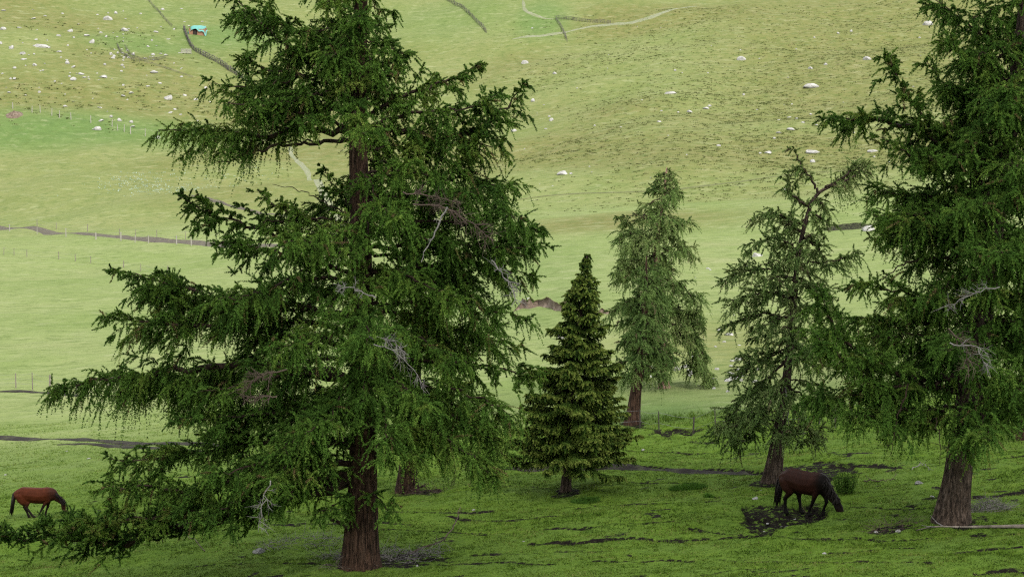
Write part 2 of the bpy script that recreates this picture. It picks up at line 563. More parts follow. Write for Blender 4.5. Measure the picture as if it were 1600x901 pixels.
def build_ground():
    us = np.concatenate([np.linspace(-2.2, -0.7, 14)[:-1], np.linspace(-0.7, -0.30, 26)[:-1], np.linspace(-0.30, 0.30, 520),
                         np.linspace(0.30, 0.7, 26)[1:], np.linspace(0.7, 2.2, 14)[1:]])
    ds = np.concatenate([np.arange(-80, 52, 4.0), np.arange(52, 108, 0.13), np.arange(108, 150, 0.35), np.arange(150, 320, 1.0),
                         np.arange(320, 720, 1.6), np.arange(720, 1301, 20)])
    Wd = np.where(ds < 70, 70, ds) + 0.0
    X = us[None] * Wd[:, None]; D = np.repeat(ds[:, None], len(us), 1)
    Z = np.zeros(X.shape); S = np.zeros(X.shape)
    for i in range(0, len(ds), 60):
        sl = slice(i, i + 60)
        dz, so = near_detail(X[sl], D[sl])
        Z[sl] = H1(X[sl], D[sl]) + dz; S[sl] = so
    for px, py, rx, rd, k in ((1330, 355, 4.5, 6, .8), (1308, 356, 3, 4, .75)):
        S = np.maximum(S, k * sstep(.35, .6, blob(X, D, px, py, rx, rd) * (.4 + 1.2 * fbm(X / 2, D / 2, 3, 4))))

    fine = ((D > 52) & (D < 125)) * (fbm(X / 0.55, D / 0.55, 2, 71) - 0.5) * 0.07
    Z = Z + fine
    lush, dry, hay = ground_masks(X, D)
    n, m = X.shape
    V = np.stack([X, D, Z], -1).reshape(-1, 3)
    idx = np.arange(n * m).reshape(n, m)
    Fq = np.stack([idx[:-1, :-1], idx[:-1, 1:], idx[1:, 1:], idx[1:, :-1]], -1).reshape(-1, 4)
    g, nt, b = mat('meadow_ground')
    co = objco(nt)
    far_n = noise_node(nt, co, 0.045, 6, 0.6)
    mid_n = noise_node(nt, co, 0.35, 6, 0.65)
    fin_n = noise_node(nt, co, 2.6, 5, 0.7)
    cos = objco(nt, (0.25, 1, 1))
    str_n = noise_node(nt, cos, 0.22, 5, 0.65)
    hayc = ramp(nt, far_n, [(0.30, (.128, .172, .052)), (0.5, (.170, .204, .078)), (0.70, (.198, .217, .096))])
    hayc = mix(nt, ramp(nt, str_n, [(0.35, (0, 0, 0)), (0.7, (.55, .55, .55))]), hayc, (.150, .195, .066))
    hayc = mix(nt, ramp(nt, fin_n, [(0.45, (0, 0, 0)), (0.75, (.5, .5, .5))]), hayc, (.125, .17, .05))
    dryc = ramp(nt, mid_n, [(0.3, (.082, .092, .026)), (0.52, (.126, .124, .042)), (0.75, (.165, .140, .068))])
    c = mix(nt, attr(nt, 'dry'), hayc, dryc)
    lushc = ramp(nt, mid_n, [(0.3, (.052, .105, .028)), (0.7, (.088, .148, .042))])
    c = mix(nt, attr(nt, 'lush'), c, lushc)
    nearc = ramp(nt, fin_n, [(0.25, (.046, .09, .009)), (0.5, (.078, .135, .014)), (0.75, (.12, .175, .025))])
    nearc = mix(nt, ramp(nt, mid_n, [(0.35, (0, 0, 0)), (0.75, (.6, .6, .6))]), nearc, (.085, .135, .03))
    spot = noise_node(nt, objco(nt, (.55, 1, 1)), 0.85, 5, 0.75)
    c = mix(nt, ramp(nt, spot, [(0.50, (0, 0, 0)), (0.64, (.7, .7, .7))]), c, (.075, .11, .030))
    pale = noise_node(nt, objco(nt, (.55, 1, 1)), 0.45, 6, 0.72)
    c = mix(nt, ramp(nt, pale, [(0.53, (0, 0, 0)), (0.68, (.45, .45, .45))]), c, (.26, .27, .15))
    c = mix(nt, attr(nt, 'hay'), nearc, c)
    soilc = ramp(nt, fin_n, [(0.3, (.006, .005, .004)), (0.6, (.014, .011, .009)), (0.8, (.040, .034, .028))])
    sm = math_(nt, 'MULTIPLY', attr(nt, 'soil'), ramp(nt, fin_n, [(0.20, (.75, .75, .75)), (0.4, (1, 1, 1))]))
    clod = noise_node(nt, objco(nt, (.8, 1, 1)), 5.5, 4, 0.75)
    sm = math_(nt, 'MULTIPLY', sm, ramp(nt, clod, [(0.36, (.2, .2, .2)), (0.54, (1, 1, 1))]))
    sm = ramp(nt, sm, [(0.22, (0, 0, 0)), (0.5, (1, 1, 1))])
    c = mix(nt, sm, c, soilc)
    nt.links.new(c, b.inputs['Base Color'])
    bump(nt, b, mix(nt, 0.5, fin_n, mid_n), 0.8, 0.35)
    b.inputs['Roughness'].default_value = 1.0
    b.inputs['Specular IOR Level'].default_value = 0.05
    M['ground'] = g
    o = part('ground', V, Fq, g, None, True, {'soil': S.ravel(), 'lush': lush.ravel(), 'dry': dry.ravel(), 'hay': hay.ravel()})
    tag(o, 'grazed green meadow rising into a pale sunlit hillside', 'ground', kind='structure')
build_ground()

# ------------------------------------------------------------------ cloud added unseen, shaped to shade the trees and near meadow
def build_shade_cloud():
    alt = 300.0
    t = (alt + 12) / SUN_DIR.z
    ox, oy = SUN_DIR.x * t, SUN_DIR.y * t
    gx = np.arange(-200, 230, 5.0); gy = np.arange(-140, 150, 5.0)
    X, Y = np.meshgrid(gx, gy)
    edge = np.interp(X, [-200, -60, -25, -8, 6, 30, 120, 300], [50, 58, 66, 84, 94, 95, 101, 110]) + (fbm(X / 18, Y / 18, 3, 5) - .5) * 8
    soft = np.interp(X, [-60, -20, 0, 40], [60, 44, 9, 7])
    den = 1 - sstep(-soft * 0.35, soft, Y - edge)
    den = den * (1 - sstep(95, 150, np.hypot((X - 12) / 1.25, Y - 40)))
    den = np.clip(den * 1.05, 0, 1)
    puff = (0.4 + fbm(X / 45, Y / 45, 4, 2)) * 34 * den ** 0.5
    n, m = X.shape
    top = np.stack([X + ox, Y + oy, alt + puff], -1).reshape(-1, 3)
    bot = np.stack([X + ox, Y + oy, alt - 0.18 * puff - 0.5], -1).reshape(-1, 3)
    idx = np.arange(n * m).reshape(n, m)
    q = np.stack([idx[:-1, :-1], idx[:-1, 1:], idx[1:, 1:], idx[1:, :-1]], -1).reshape(-1, 4)
    keep = (den.ravel()[q] > 0.01).any(1)
    q = q[keep]
    Fq = np.concatenate([q, q[:, ::-1] + n * m])
    V = np.concatenate([top, bot]); A = np.concatenate([den.ravel()] * 2)
    me, nt, b = mat('shade_cloud_vapour')
    nt.nodes.remove(b)
    d1 = nd(nt, 'ShaderNodeBsdfDiffuse'); d1.inputs[0].default_value = (.85, .87, .9, 1)
    d2 = nd(nt, 'ShaderNodeBsdfTranslucent'); d2.inputs[0].default_value = (.93, .94, .95, 1)
    ms = nt.nodes.new('ShaderNodeMixShader'); ms.inputs[0].default_value = 0.65
    nt.links.new(d1.outputs[0], ms.inputs[1]); nt.links.new(d2.outputs[0], ms.inputs[2])
    tr = nt.nodes.new('ShaderNodeBsdfTransparent')
    m2 = nt.nodes.new('ShaderNodeMixShader')
    nt.links.new(math_(nt, 'MULTIPLY', attr(nt, 'thickness'), 0.45), m2.inputs[0])
    nt.links.new(tr.outputs[0], m2.inputs[1]); nt.links.new(ms.outputs[0], m2.inputs[2])
    nt.links.new(m2.outputs[0], nt.nodes['Material Output'].inputs[0])
    o = part('shade_cloud', V, Fq, me, None, True, {'thickness': A}, base=(ox, oy, alt))
    tag(o, 'low white cloud added unseen overhead to shade the larches', 'shade_cloud', kind='stuff')
build_shade_cloud()

# ------------------------------------------------------------------ trees
DOWN = np.array([0, 0, -1.0])
def unit(v):
    return v / (np.linalg.norm(v, axis=-1, keepdims=True) + 1e-9)

class Crown:
    """collects hanging needle strands, then grows the needles on them all at once"""
    def __init__(s, seed):
        s.r = np.random.default_rng(seed); s.S = []; s.D = []; s.L = []; s.T = []; s.G = []
    def strands(s, P, Dr, L, tint, droop):
        n = len(P)
        s.S.append(P); s.D.append(Dr); s.L.append(np.broadcast_to(L, (n,)).copy())
        s.T.append(np.broadcast_to(tint, (n,)).copy()); s.G.append(np.broadcast_to(droop, (n,)).copy())
    def grow(s, K=15, m=3, blade=(.06, .11), width=.013, tip_tint=0.0, spread=0.85):
        r = s.r
        P = np.concatenate(s.S); D = unit(np.concatenate(s.D)); L = np.concatenate(s.L); T = np.concatenate(s.T); G = np.concatenate(s.G)
        n = len(P)
        t = (np.arange(K)[None] + r.random((n, K))) / K
        pos = P[:, None] + D[:, None] * (L[:, None] * t)[..., None]
        pos[..., 2] -= (G * L)[:, None] * t ** 1.7
        tan = D[:, None] + DOWN * (G[:, None] * 1.7 * t ** 0.7)[..., None]
        tan = unit(tan)
        pos = np.repeat(pos[:, :, None], m, 2); tan = np.repeat(tan[:, :, None], m, 2)
        rad = r.normal(size=pos.shape); rad -= (rad * tan).sum(-1, keepdims=True) * tan; rad = unit(rad)
        dr = unit(tan * r.uniform(.45, 1.1, pos.shape[:3])[..., None] + rad * spread)
        sd = unit(np.cross(dr, r.normal(size=pos.shape)))
        bl = r.uniform(*blade, pos.shape[:3]) * (1.0 - 0.45 * t[..., None])
        w = width * r.uniform(.7, 1.5, pos.shape[:3])
        a = pos - sd * w[..., None]; b = pos + sd * w[..., None]; c = pos + dr * bl[..., None]
        V = np.stack([a, b, c], -2).reshape(-1, 3)
        tt = T[:, None, None] + tip_tint * (t[..., None] - 0.4) + r.normal(0, .07, pos.shape[:3])
        A = np.repeat(np.clip(tt, 0, 1).reshape(-1), 3)
        Fc = np.arange(len(V)).reshape(-1, 3)
        return V, Fc, A

def bough(cr, mb, pts, r0, t0=0.18, dens=6.0, l2=None, hang=0.55, gap=0.10, sides=5, tint=0.45, droop=0.8, up=0.0, tipr=0.008):
    """woody limb (into mb) with side twigs and needle strands (into cr). pts in world space."""
    r = cr.r
    C = spline(pts, 24)
    seg = np.linalg.norm(np.diff(C, axis=0), axis=1); Lb = seg.sum()
    C[1:-1] += r.normal(0, 0.02 + 0.006 * Lb, (22, 3))
    if mb is not None:
        mb.tube(C, np.linspace(1, 0, 24) ** 0.8 * (r0 - tipr) + tipr, sides)
    if dens <= 0:
        return
    l2 = l2 if l2 is not None else min(1.9, 0.42 + 0.21 * Lb)
    n2 = max(4, int(Lb * (1 - t0) * dens * 1.35))
    t = t0 + (1 - t0) * np.sort(r.random(n2)) ** 0.9
    f = t * 23; i = np.clip(f.astype(int), 0, 22); ff = (f - i)[:, None]
    P = C[i] * (1 - ff) + C[i + 1] * ff
    T = unit(C[i + 1] - C[i])
    side = np.cross(T, [0, 0, 1.0]); side = unit(side)
    sg = np.where(r.random(n2) < .5, -1, 1)[:, None]
    phi = r.uniform(.5, 1.2, n2)[:, None]
    Dr = unit(T * np.cos(phi) + side * sg * np.sin(phi) + np.array([0, 0, 1.]) * (r.normal(0.02, .42, n2)[:, None] + up))
    ln = l2 * r.uniform(.45, 1.1, n2) * np.interp(t, [t0, t0 + .25 * (1 - t0), .75, 1], [.6, 1, .8, .3])
    bt = tint + r.normal(0, .10)
    k3 = np.maximum(2, (ln / gap).astype(int))
    own = np.repeat(np.arange(n2), k3)
    s3 = r.random(len(own)) ** 0.8
    dp = 0.25
    tw = P[own] + Dr[own] * (ln[own] * s3)[:, None]
    tw[:, 2] -= dp * ln[own] * s3 ** 2
    d3 = unit(Dr[own] * r.uniform(.3, 1.1, len(own))[:, None] + DOWN * r.uniform(-.15, .6, len(own))[:, None] * (droop) + r.normal(0, .5, (len(own), 3)))
    L3 = hang * r.uniform(.35, 1.15, len(own)) * np.interp(t[own], [0, .8, 1], [1, 1, .6])
    tn = bt + r.normal(0, .17, n2)[own] + r.normal(0, .05, len(own))
    tn = np.clip(tn, 0, .84); tn[r.random(len(own)) < .02] = 1.0
    cr.strands(tw, d3, L3, tn, droop * r.uniform(.05, .95, len(own)))
    # tip spray and short shoots on the limb itself
    q = max(3, int(Lb * (1 - t0) * 5))
    tq = t0 + (1 - t0) * r.random(q); j = np.clip((tq * 23).astype(int), 0, 22)
    cr.strands(C[j], unit(unit(C[j + 1] - C[j]) + r.normal(0, .55, (q, 3)) + np.array([0, 0, .25])), hang * r.uniform(.3, .7, q), bt + .05, .15)
    if mb is not None:
        for a in range(0, n2):
            e = P[a] + Dr[a] * ln[a]; e2 = (P[a] + e) / 2 + np.array([0, 0, -dp * ln[a] * .25]); e = e - np.array([0, 0, dp * ln[a]])
            mb.tube([P[a], e2, e], [.008, .006, .003], 3)

def trunk_mesh(pts, rad, sides=40, step=0.14, ridge=0.085, flare=0.7, seed=0):
    P = np.asarray(pts, float)
    L = np.linalg.norm(np.diff(P, axis=0), axis=1).sum()
    n = max(12, int(L / step))
    C = spline(P, n)
    s = np.linspace(0, 1, n)
    lk = np.r_[0, np.cumsum(np.linalg.norm(np.diff(P, axis=0), axis=1))] / L
    rr = np.interp(s, lk, rad)
    V, Fc = tube(C, rr, sides)
    V = V.reshape(n, sides, 3)
    ang = np.arange(sides) / sides * 2 * math.pi
    hh = s * L
    nx = np.cos(ang)[None] * 2.6 + np.zeros((n, 1)); ny = np.sin(ang)[None] * 2.6 + hh[:, None] * 0.55
    rid = (vnoise(nx * 2.2 + 5, ny * 1.1 + np.sin(ang)[None] * 4, seed) - .5) + 0.6 * (vnoise(nx * 5, ny * 2.2 + np.cos(ang)[None] * 7, seed + 3) - .5)
    butt = np.exp(-hh / 0.7)[:, None] * (0.25 + 0.55 * vnoise(np.cos(ang) * 1.6 + 9, np.sin(ang) * 1.6, seed + 8)[None]) * flare
    V = C[:, None] + (V - C[:, None]) * (1 + ridge * 2 * rid + butt)[..., None]
    return V.reshape(-1, 3), Fc

def dead_spray(pts, r0, n, ln, seed, fork=4):
    """leafless limb with forked bare twigs"""
    r = np.random.default_rng(seed)
    mb = MB()
    C = spline(pts, 12); C[1:-1] += r.normal(0, .03, (10, 3))
    mb.tube(C, np.linspace(r0, r0 * .35, 12), 5)
    for k in range(n):
        i = int(r.uniform(2, 11)); p = C[i]
        dr = unit(unit(C[min(i + 1, 11)] - C[i - 1]) * .7 + r.normal(0, .6, 3))
        l = ln * r.uniform(.4, 1)
        q = p + dr * l * .5; e = q + unit(dr + r.normal(0, .5, 3)) * l * .5
        mb.tube([p, q, e], [r0 * .45, r0 * .3, r0 * .15], 3)
        for f in range(fork):
            s = p + (q - p) * r.uniform(.4, 1)
            mb.tube([s, s + unit(dr + r.normal(0, .9, 3)) * l * r.uniform(.25, .5)], [r0 * .25, r0 * .1], 3)
    return mb

def twig_ball(c, rad, n, seed, flat=.6):
    r = np.random.default_rng(seed); mb = MB()
    for k in range(n):
        p = np.array(c) + r.normal(0, .35, 3) * rad * np.array([1, 1, flat])
        d = unit(r.normal(0, 1, 3) * np.array([1, 1, .7])) * rad * r.uniform(.4, .95)
        mid = p + d * .5 + r.normal(0, .12, 3) * rad
        mb.tube([p, mid, p + d], [.012, .009, .004], 3)
    return mb

class Tree:
    """larch built on a base pixel; px() gives a point of the tree in its own plane, dd metres nearer (-) or farther (+)"""
    def __init__(s, name, bx, by, label, seed, cat='tree', group=None):
        g = gpt(bx, by); s.D = g.y; s.base = np.array([g.x, g.y, Hs(g.x, g.y)])
        s.root = empty(name, tuple(s.base), label, cat, group)
        s.cr = Crown(seed); s.r = s.cr.r; s.ppm = F / s.D; s.branches = []
    def px(s, x, y, dd=0.0):
        # scaled about the trunk plane: lateral metres and height metres stay those of the trunk's distance
        a = at(x, y, s.D)
        return np.array([a.x, s.D + dd, a.z - (-0.0) * dd])
    def trunk(s, pts, widths, mat, **kw):
        s.tp = [s.px(x, y, (p[0] if p else 0)) for x, y, *p in pts]
        s.tr = [w / 2 / s.ppm for w in widths]
        P = list(s.tp); Rr = list(s.tr)
        P[0] = np.array([P[0][0], P[0][1], s.base[2]])
        below = P[0] - np.array([0, 0, .5])
        V, Fc = trunk_mesh([below] + P, [Rr[0] * 1.05] + Rr, **kw)
        part('trunk', V, Fc, mat, s.root, True)
        s.tz = np.array([p[2] for p in P]); s.tP = np.array(P); s.tR = np.array(Rr)
    def axis(s, z):
        return np.array([np.interp(z, s.tz, s.tP[:, k]) for k in range(3)]), float(np.interp(z, s.tz, s.tR))
    def limb(s, y0, pts, dd=0.0, thick=0.3, mat=None, **kw):
        """limb leaving the trunk at pixel row y0, passing pixels pts, tip dd metres nearer/farther"""
        z = s.px(0, y0)[2]; a, ra = s.axis(z)
        n = len(pts)
        P = [a] + [s.px(x, y, (a[1] - s.D) + dd * (k + 1) / n) for k, (x, y) in enumerate(pts)]
        Lb = np.linalg.norm(np.diff(np.array(P), axis=0), axis=1).sum()
        mb = MB()
        bough(s.cr, mb, P, min(ra * .55, max(.02, .010 + .013 * Lb) * (thick / .3)), **kw)
        mb.build('branch', mat or M['limb'], s.root, True)
        return P
    def fill(s, n, y0, y1, left, right, depth=4.5, rise=(-.35, .25), skip=(), rv=(.7, .95), **kw):
        """limbs all round the trunk; lateral reach from the outline tables left/right = [(row, reach px)]"""
        ly, lx = zip(*left); ry, rx = zip(*right)
        for k in range(n):
            y = y0 + (y1 - y0) * (k + s.r.random()) / n
            az = (k * 2.39996 + s.r.uniform(-.4, .4))
            if any(a0 < y < a1 for a0, a1 in skip) and (math.sin(az) < .25 or math.cos(az) < -.2) and not (math.cos(az) > .6): continue
            c, sn = math.cos(az), math.sin(az)
            reach = np.interp(y, ry, rx) if c > 0 else np.interp(y, ly, lx)
            lat = c * reach / s.ppm * s.r.uniform(*rv)
            dep = sn * depth * s.r.uniform(.65, 1.0) * np.interp(y, [y0, (y0 + y1) / 2, y1], [.55, .9, 1.0])
            z = s.px(0, y)[2]; a, ra = s.axis(z)
            Lb = math.hypot(lat, dep)
            e = a + np.array([lat, dep, Lb * s.r.uniform(*rise)])
            m1 = a * .6 + e * .4 + np.array([0, 0, .06 * Lb]); m2 = a * .25 + e * .75 + np.array([0, 0, .02 * Lb])
            mb = MB()
            bough(s.cr, mb, [a, m1, m2, e], min(ra * .5, .015 + .012 * Lb), **kw)
            mb.build('branch', M['limb'], s.root, True)
    def crown(s, mat, **kw):
        V, Fc, A = s.cr.grow(**kw)
        ax = np.stack([np.interp(V[:, 2], s.tz, s.tP[:, k]) for k in (0, 1)], 1)
        o = V[:, :2] - ax; o /= np.linalg.norm(o, axis=1)[:, None] + .6
        N = unit(np.concatenate([o * .75, np.full((len(V), 1), .85)], 1))
        part('crown', V, Fc, mat, s.root, False, {'tint': A, 'spray_normal': N})
        return len(Fc)
    def dead(s, px_pts, r0, n, ln, seed, mat='dead', dd=-1.5, name='dead_branch'):
        P = [s.px(x, y, dd) for x, y in px_pts]
        dead_spray(P, r0, n, ln, seed).build(name, M[mat], s.root)

NTRI = {}
# ---- the large larch left of the middle
def main_larch():
    T = Tree('larch_tree', 562, 884, 'tallest broad larch with thick reddish trunk standing in the left foreground', 101)
    T.trunk([(562, 884), (566, 790), (568, 700), (567, 600), (566, 480), (562, 330), (560, 200), (562, 60), (565, -60), (566, -250), (567, -430)],
            [58, 47, 41, 37, 33, 29, 27, 23, 18, 12, 3], M['bark'], sides=56, step=.1, seed=3)
    L = T.limb
    # left side
    L(95, [(470, 55), (400, 20), (348, -12)], .6, hang=.5)
    L(130, [(470, 85), (420, 45), (385, 20)], -1.0)
    L(165, [(480, 120), (410, 105), (372, 92)], 1.2)
    L(178, [(470, 160), (390, 140), (332, 132)], -.8, hang=.6)
    L(200, [(480, 180), (420, 170), (360, 165)], -2.2)
    L(210, [(480, 203), (400, 212), (320, 205), (250, 203)], -.4, t0=.3, hang=.75, thick=.42, droop=1.2)
    L(216, [(470, 226), (405, 236), (332, 259)], -.6, dens=0, thick=.3)
    L(222, [(440, 222), (390, 232), (322, 238)], .6, dens=0, thick=.16)
    L(330, [(530, 300), (505, 262)], -.5, dens=5, hang=.35)
    L(345, [(480, 302), (425, 288)], .2, dens=0, thick=.16)
    L(372, [(480, 340), (430, 318), (408, 296)], -1.0, dens=5, hang=.4)
    L(395, [(470, 380), (390, 352), (330, 335), (276, 306)], .3, t0=.25, dens=5.5, hang=.42, droop=.6, up=.15)
    L(430, [(470, 400), (400, 385), (345, 375)], -1.8, hang=.5)
    L(500, [(440, 470), (320, 460), (245, 440), (178, 424)], .2, t0=.2, hang=.55)
    L(520, [(440, 500), (330, 490), (250, 470), (205, 455)], 1.6, hang=.55)
    L(545, [(430, 520), (300, 508), (220, 500), (168, 492)], -.6, hang=.65)
    L(590, [(430, 572), (300, 575), (200, 585), (92, 604)], -.3, t0=.22, hang=.8, dens=7, droop=1.3, thick=.4)
    L(595, [(430, 585), (320, 600), (240, 600), (150, 590)], 1.6, hang=.8, droop=1.2)
    L(640, [(440, 640), (360, 645), (300, 640)], -2.5, hang=.7)
    L(690, [(430, 690), (320, 705), (240, 715), (178, 712)], -.6, hang=.55, up=.15)
    L(715, [(440, 735), (330, 755), (250, 752), (185, 745)], -1.8, hang=.6, up=.1)
    L(745, [(470, 772), (380, 800), (220, 838), (110, 844), (30, 836), (-30, 830)], -.8, t0=.35, hang=.5, dens=8, up=.55, droop=.2, thick=.42)
    L(755, [(470, 775), (360, 790), (260, 795), (160, 812), (105, 822)], -2.2, t0=.25, hang=.5, dens=7, up=.35, droop=.3)
    L(735, [(470, 745), (380, 770), (320, 790)], -3.0, hang=.55)
    # right side
    L(120, [(600, 100), (640, 82)], -.4, hang=.4)
    L(160, [(600, 125), (632, 118)], -1.2, hang=.45)
    L(195, [(620, 152), (690, 130), (752, 97)], .5, hang=.55, thick=.4)
    L(196, [(628, 206), (680, 218), (740, 205), (772, 186), (816, 136)], -.4, t0=.3, hang=.6, thick=.5)
    L(205, [(640, 180), (720, 172), (780, 150)], -1.4, hang=.6)
    L(235, [(650, 230), (730, 225), (790, 235)], -.8, hang=.65)
    L(280, [(660, 270), (740, 280), (805, 300)], .5, hang=.75, droop=1.2)
    L(320, [(670, 300), (750, 310), (812, 345)], -1.6, hang=.75, droop=1.2)
    L(370, [(690, 345), (780, 360), (848, 356)], .2, hang=.6)
    L(390, [(690, 380), (770, 385), (838, 385)], -1.0, hang=.6)
    L(430, [(690, 415), (770, 420), (830, 430)], .6, hang=.7)
    L(480, [(690, 470), (770, 485), (826, 500)], -.8, hang=.8, droop=1.2)
    L(520, [(690, 520), (760, 530), (815, 545)], 1.0, hang=.8)
    L(560, [(690, 565), (780, 575), (845, 592)], -.2, hang=.4, dens=4, t0=.3)
    L(590, [(680, 600), (750, 615), (805, 640)], -1.6, hang=.9, droop=1.3)
    L(640, [(680, 640), (750, 665), (790, 705)], -1.0, hang=.9, droop=1.3)
    L(660, [(660, 665), (720, 690), (775, 735)], -2.4, hang=.7, droop=1.3)
    L(700, [(640, 690), (700, 690)], 2.2, hang=.7)
    L(775, [(540, 775), (500, 790)], -1.8, hang=.5)
    L(775, [(590, 770), (615, 790)], -1.6, hang=.5)
    L(95, [(548, 120), (545, 150)], -1.8, hang=.5)
    L(60, [(580, 85), (586, 115)], -1.8, hang=.5)
    L(140, [(556, 165), (566, 190)], -2.2, hang=.5)
    L(20, [(555, 40), (550, 65)], -1.6, hang=.5)
    L(262, [(585, 292), (596, 335)], -2.4, hang=.6)
    L(330, [(580, 350), (575, 395)], -2.8, hang=.6)
    L(345, [(548, 362), (540, 400)], -2.6, hang=.6)
    L(400, [(575, 425), (570, 470)], -2.8, hang=.6)
    L(470, [(562, 500), (556, 540)], -3.0, hang=.7)
    L(525, [(575, 560), (582, 610)], -3.2, hang=.7)
    L(580, [(545, 600), (530, 640)], -3.0, hang=.7)
    L(440, [(540, 450), (520, 490)], -2.6, hang=.7)
    L(600, [(520, 620), (480, 660), (455, 690)], -3.2, hang=.7)
    L(640, [(510, 650), (470, 700), (450, 735)], -3.4, hang=.7)
    L(680, [(520, 690), (480, 730), (465, 760)], -3.0, hang=.6)
    L(560, [(590, 590), (610, 640), (615, 680)], -3.6, hang=.8)
    L(700, [(500, 700), (430, 720), (390, 740)], 2.4, hang=.6)
    L(735, [(500, 750), (430, 765), (370, 770)], .8, hang=.5)
    left = [(-420, 30), (-100, 130), (0, 200), (130, 215), (200, 240), (260, 120), (320, 150), (400, 250), (500, 330), (600, 380), (700, 340), (740, 240)]
    right = [(-420, 30), (-100, 110), (0, 90), (120, 90), (200, 190), (300, 235), (450, 250), (600, 220), (660, 190), (740, 90)]
    T.fill(55, 60, 690, left, right, 5.2, (-.32, .12), skip=((195, 305),), dens=5.4, hang=.7, droop=1.1)
    T.fill(18, -80, 110, [(-80, 90), (110, 130)], [(-80, 60), (110, 70)], 3.0, (-.3, .1), dens=7, hang=.6)
    T.fill(14, -400, -60, left, right, 3.6, (-.2, .2), dens=4.0, hang=.55)
    # dead wood in the crown
    T.dead([(706, 322), (690, 355), (668, 402)], .035, 3, .3, 1, dd=-4.6)
    T.dead([(600, 520), (630, 530), (660, 560), (676, 590)], .02, 16, .8, 2, dd=-5.0)
    T.dead([(448, 720), (436, 755), (430, 795)], .022, 14, .7, 3, dd=-4.5)
    for pts, n, ln, sd, m in (([(655, 318), (700, 322), (742, 345), (772, 372)], 46, .85, 5, 'dead_brown'), ([(640, 300), (690, 308), (725, 318)], 22, .7, 8, 'dead_brown'), ([(590, 512), (625, 520), (648, 540)], 26, .6, 6, 'dead'),
                              ([(470, 560), (430, 570), (402, 592)], 34, .7, 7, 'dead_brown'), ([(455, 600), (420, 600), (404, 612)], 22, .6, 10, 'dead_brown'), ([(770, 400), (800, 440), (812, 470)], 20, .7, 11, 'dead'), ([(600, 455), (560, 440), (540, 445)], 14, .5, 12, 'dead')):
        T.dead(pts, .028, n, ln, sd, m, dd=-4.0)
    T.dead([(548, 815), (522, 806), (512, 794)], .09, 2, .3, 9, 'limb', -.8)
    NTRI['main'] = T.crown(M['larch'], K=20, m=4, blade=(.06, .13), width=.0155)
main_larch()

# ---- the dark larch at the right edge
def right_larch():
    T = Tree('larch_tree', 1487, 812, 'dark larch with leaning fissured trunk beside the fallen pale log', 202)
    T.trunk([(1487, 812), (1497, 740), (1508, 660), (1530, 520), (1558, 320), (1580, 180), (1598, 60), (1615, -120), (1622, -300)],
            [54, 42, 40, 36, 30, 27, 24, 14, 3], M['bark_grey'], sides=56, step=.1, seed=13)
    L = T.limb
    L(100, [(1540, 60), (1490, 25), (1452, -8)], -.3)
    L(150, [(1540, 110), (1490, 85), (1465, 60)], -1.4)
    L(205, [(1530, 170), (1480, 130), (1452, 90)], .6, hang=.6)
    L(262, [(1500, 236), (1455, 213), (1413, 197), (1344, 184), (1292, 188)], -.3, t0=.25, hang=.5, thick=.5)
    L(250, [(1480, 215), (1425, 165), (1376, 84)], -.5, hang=.42, up=.1, droop=.6)
    L(300, [(1480, 262), (1420, 245), (1366, 214)], -1.2, hang=.5, droop=.7)
    L(330, [(1480, 310), (1410, 305), (1368, 290)], .4, hang=.7)
    L(345, [(1480, 330), (1410, 335), (1352, 335)], -1.5, hang=.75)
    L(385, [(1470, 372), (1410, 375), (1372, 372)], .3, hang=.6)
    L(395, [(1470, 402), (1420, 408), (1362, 440)], -.6, dens=0, thick=.3)
    L(470, [(1450, 470), (1380, 450), (1330, 440)], -.8, hang=.6)
    L(500, [(1440, 505), (1380, 500), (1320, 500)], .8, hang=.7)
    L(580, [(1420, 592), (1350, 560), (1300, 520), (1268, 455)], -1.6, t0=.3, hang=.75, dens=7, thick=.42)
    L(585, [(1420, 600), (1340, 580), (1262, 520)], -2.2, t0=.35, hang=.75)
    L(610, [(1420, 605), (1330, 612), (1245, 622)], -1.4, t0=.25, hang=.6)
    L(640, [(1440, 635), (1370, 640), (1310, 640)], -2.0, hang=.7)
    L(660, [(1470, 650), (1440, 655), (1410, 662)], -1.2, hang=.6)
    L(655, [(1490, 670), (1484, 690)], -2.0, hang=.6, dens=9)
    L(640, [(1540, 640), (1575, 650)], -.8, hang=.6)
    left = [(-300, 30), (0, 110), (150, 130), (250, 190), (350, 190), (450, 180), (600, 210), (660, 150)]
    right = [(-300, 30), (0, 110), (150, 140), (300, 180), (500, 190), (620, 160), (660, 120)]
    T.fill(74, 60, 650, left, right, 4.6, (-.34, .16), rv=(.6, 1.0), dens=7, hang=.7, droop=1.0, tint=.36)
    T.fill(26, -60, 330, [(-60, 120), (330, 150)], [(-60, 100), (330, 150)], 3.6, (-.3, .1), dens=7, hang=.65, tint=.36)
    T.fill(10, -280, 60, left, right, 3.2, (-.2, .2), dens=4.0, hang=.55, tint=.36)
    T.dead([(1400, 590), (1385, 640), (1372, 700)], .03, 8, .5, 21, 'limb', -2.0)
    T.dead([(1440, 520), (1480, 530), (1500, 570)], .025, 14, .9, 22, 'dead', -4.2)
    T.dead([(1440, 640), (1448, 690), (1446, 712)], .02, 4, .4, 23, 'limb', -2.2)
    T.dead([(1440, 500), (1465, 530), (1472, 570)], .025, 30, .8, 24, 'dead_brown', -4.0)
    T.dead([(1520, 440), (1480, 450), (1440, 470)], .022, 20, .7, 25, 'dead', -3.6)
    NTRI['right'] = T.crown(M['larch'], K=20, m=4, blade=(.06, .13), width=.0155)
right_larch()

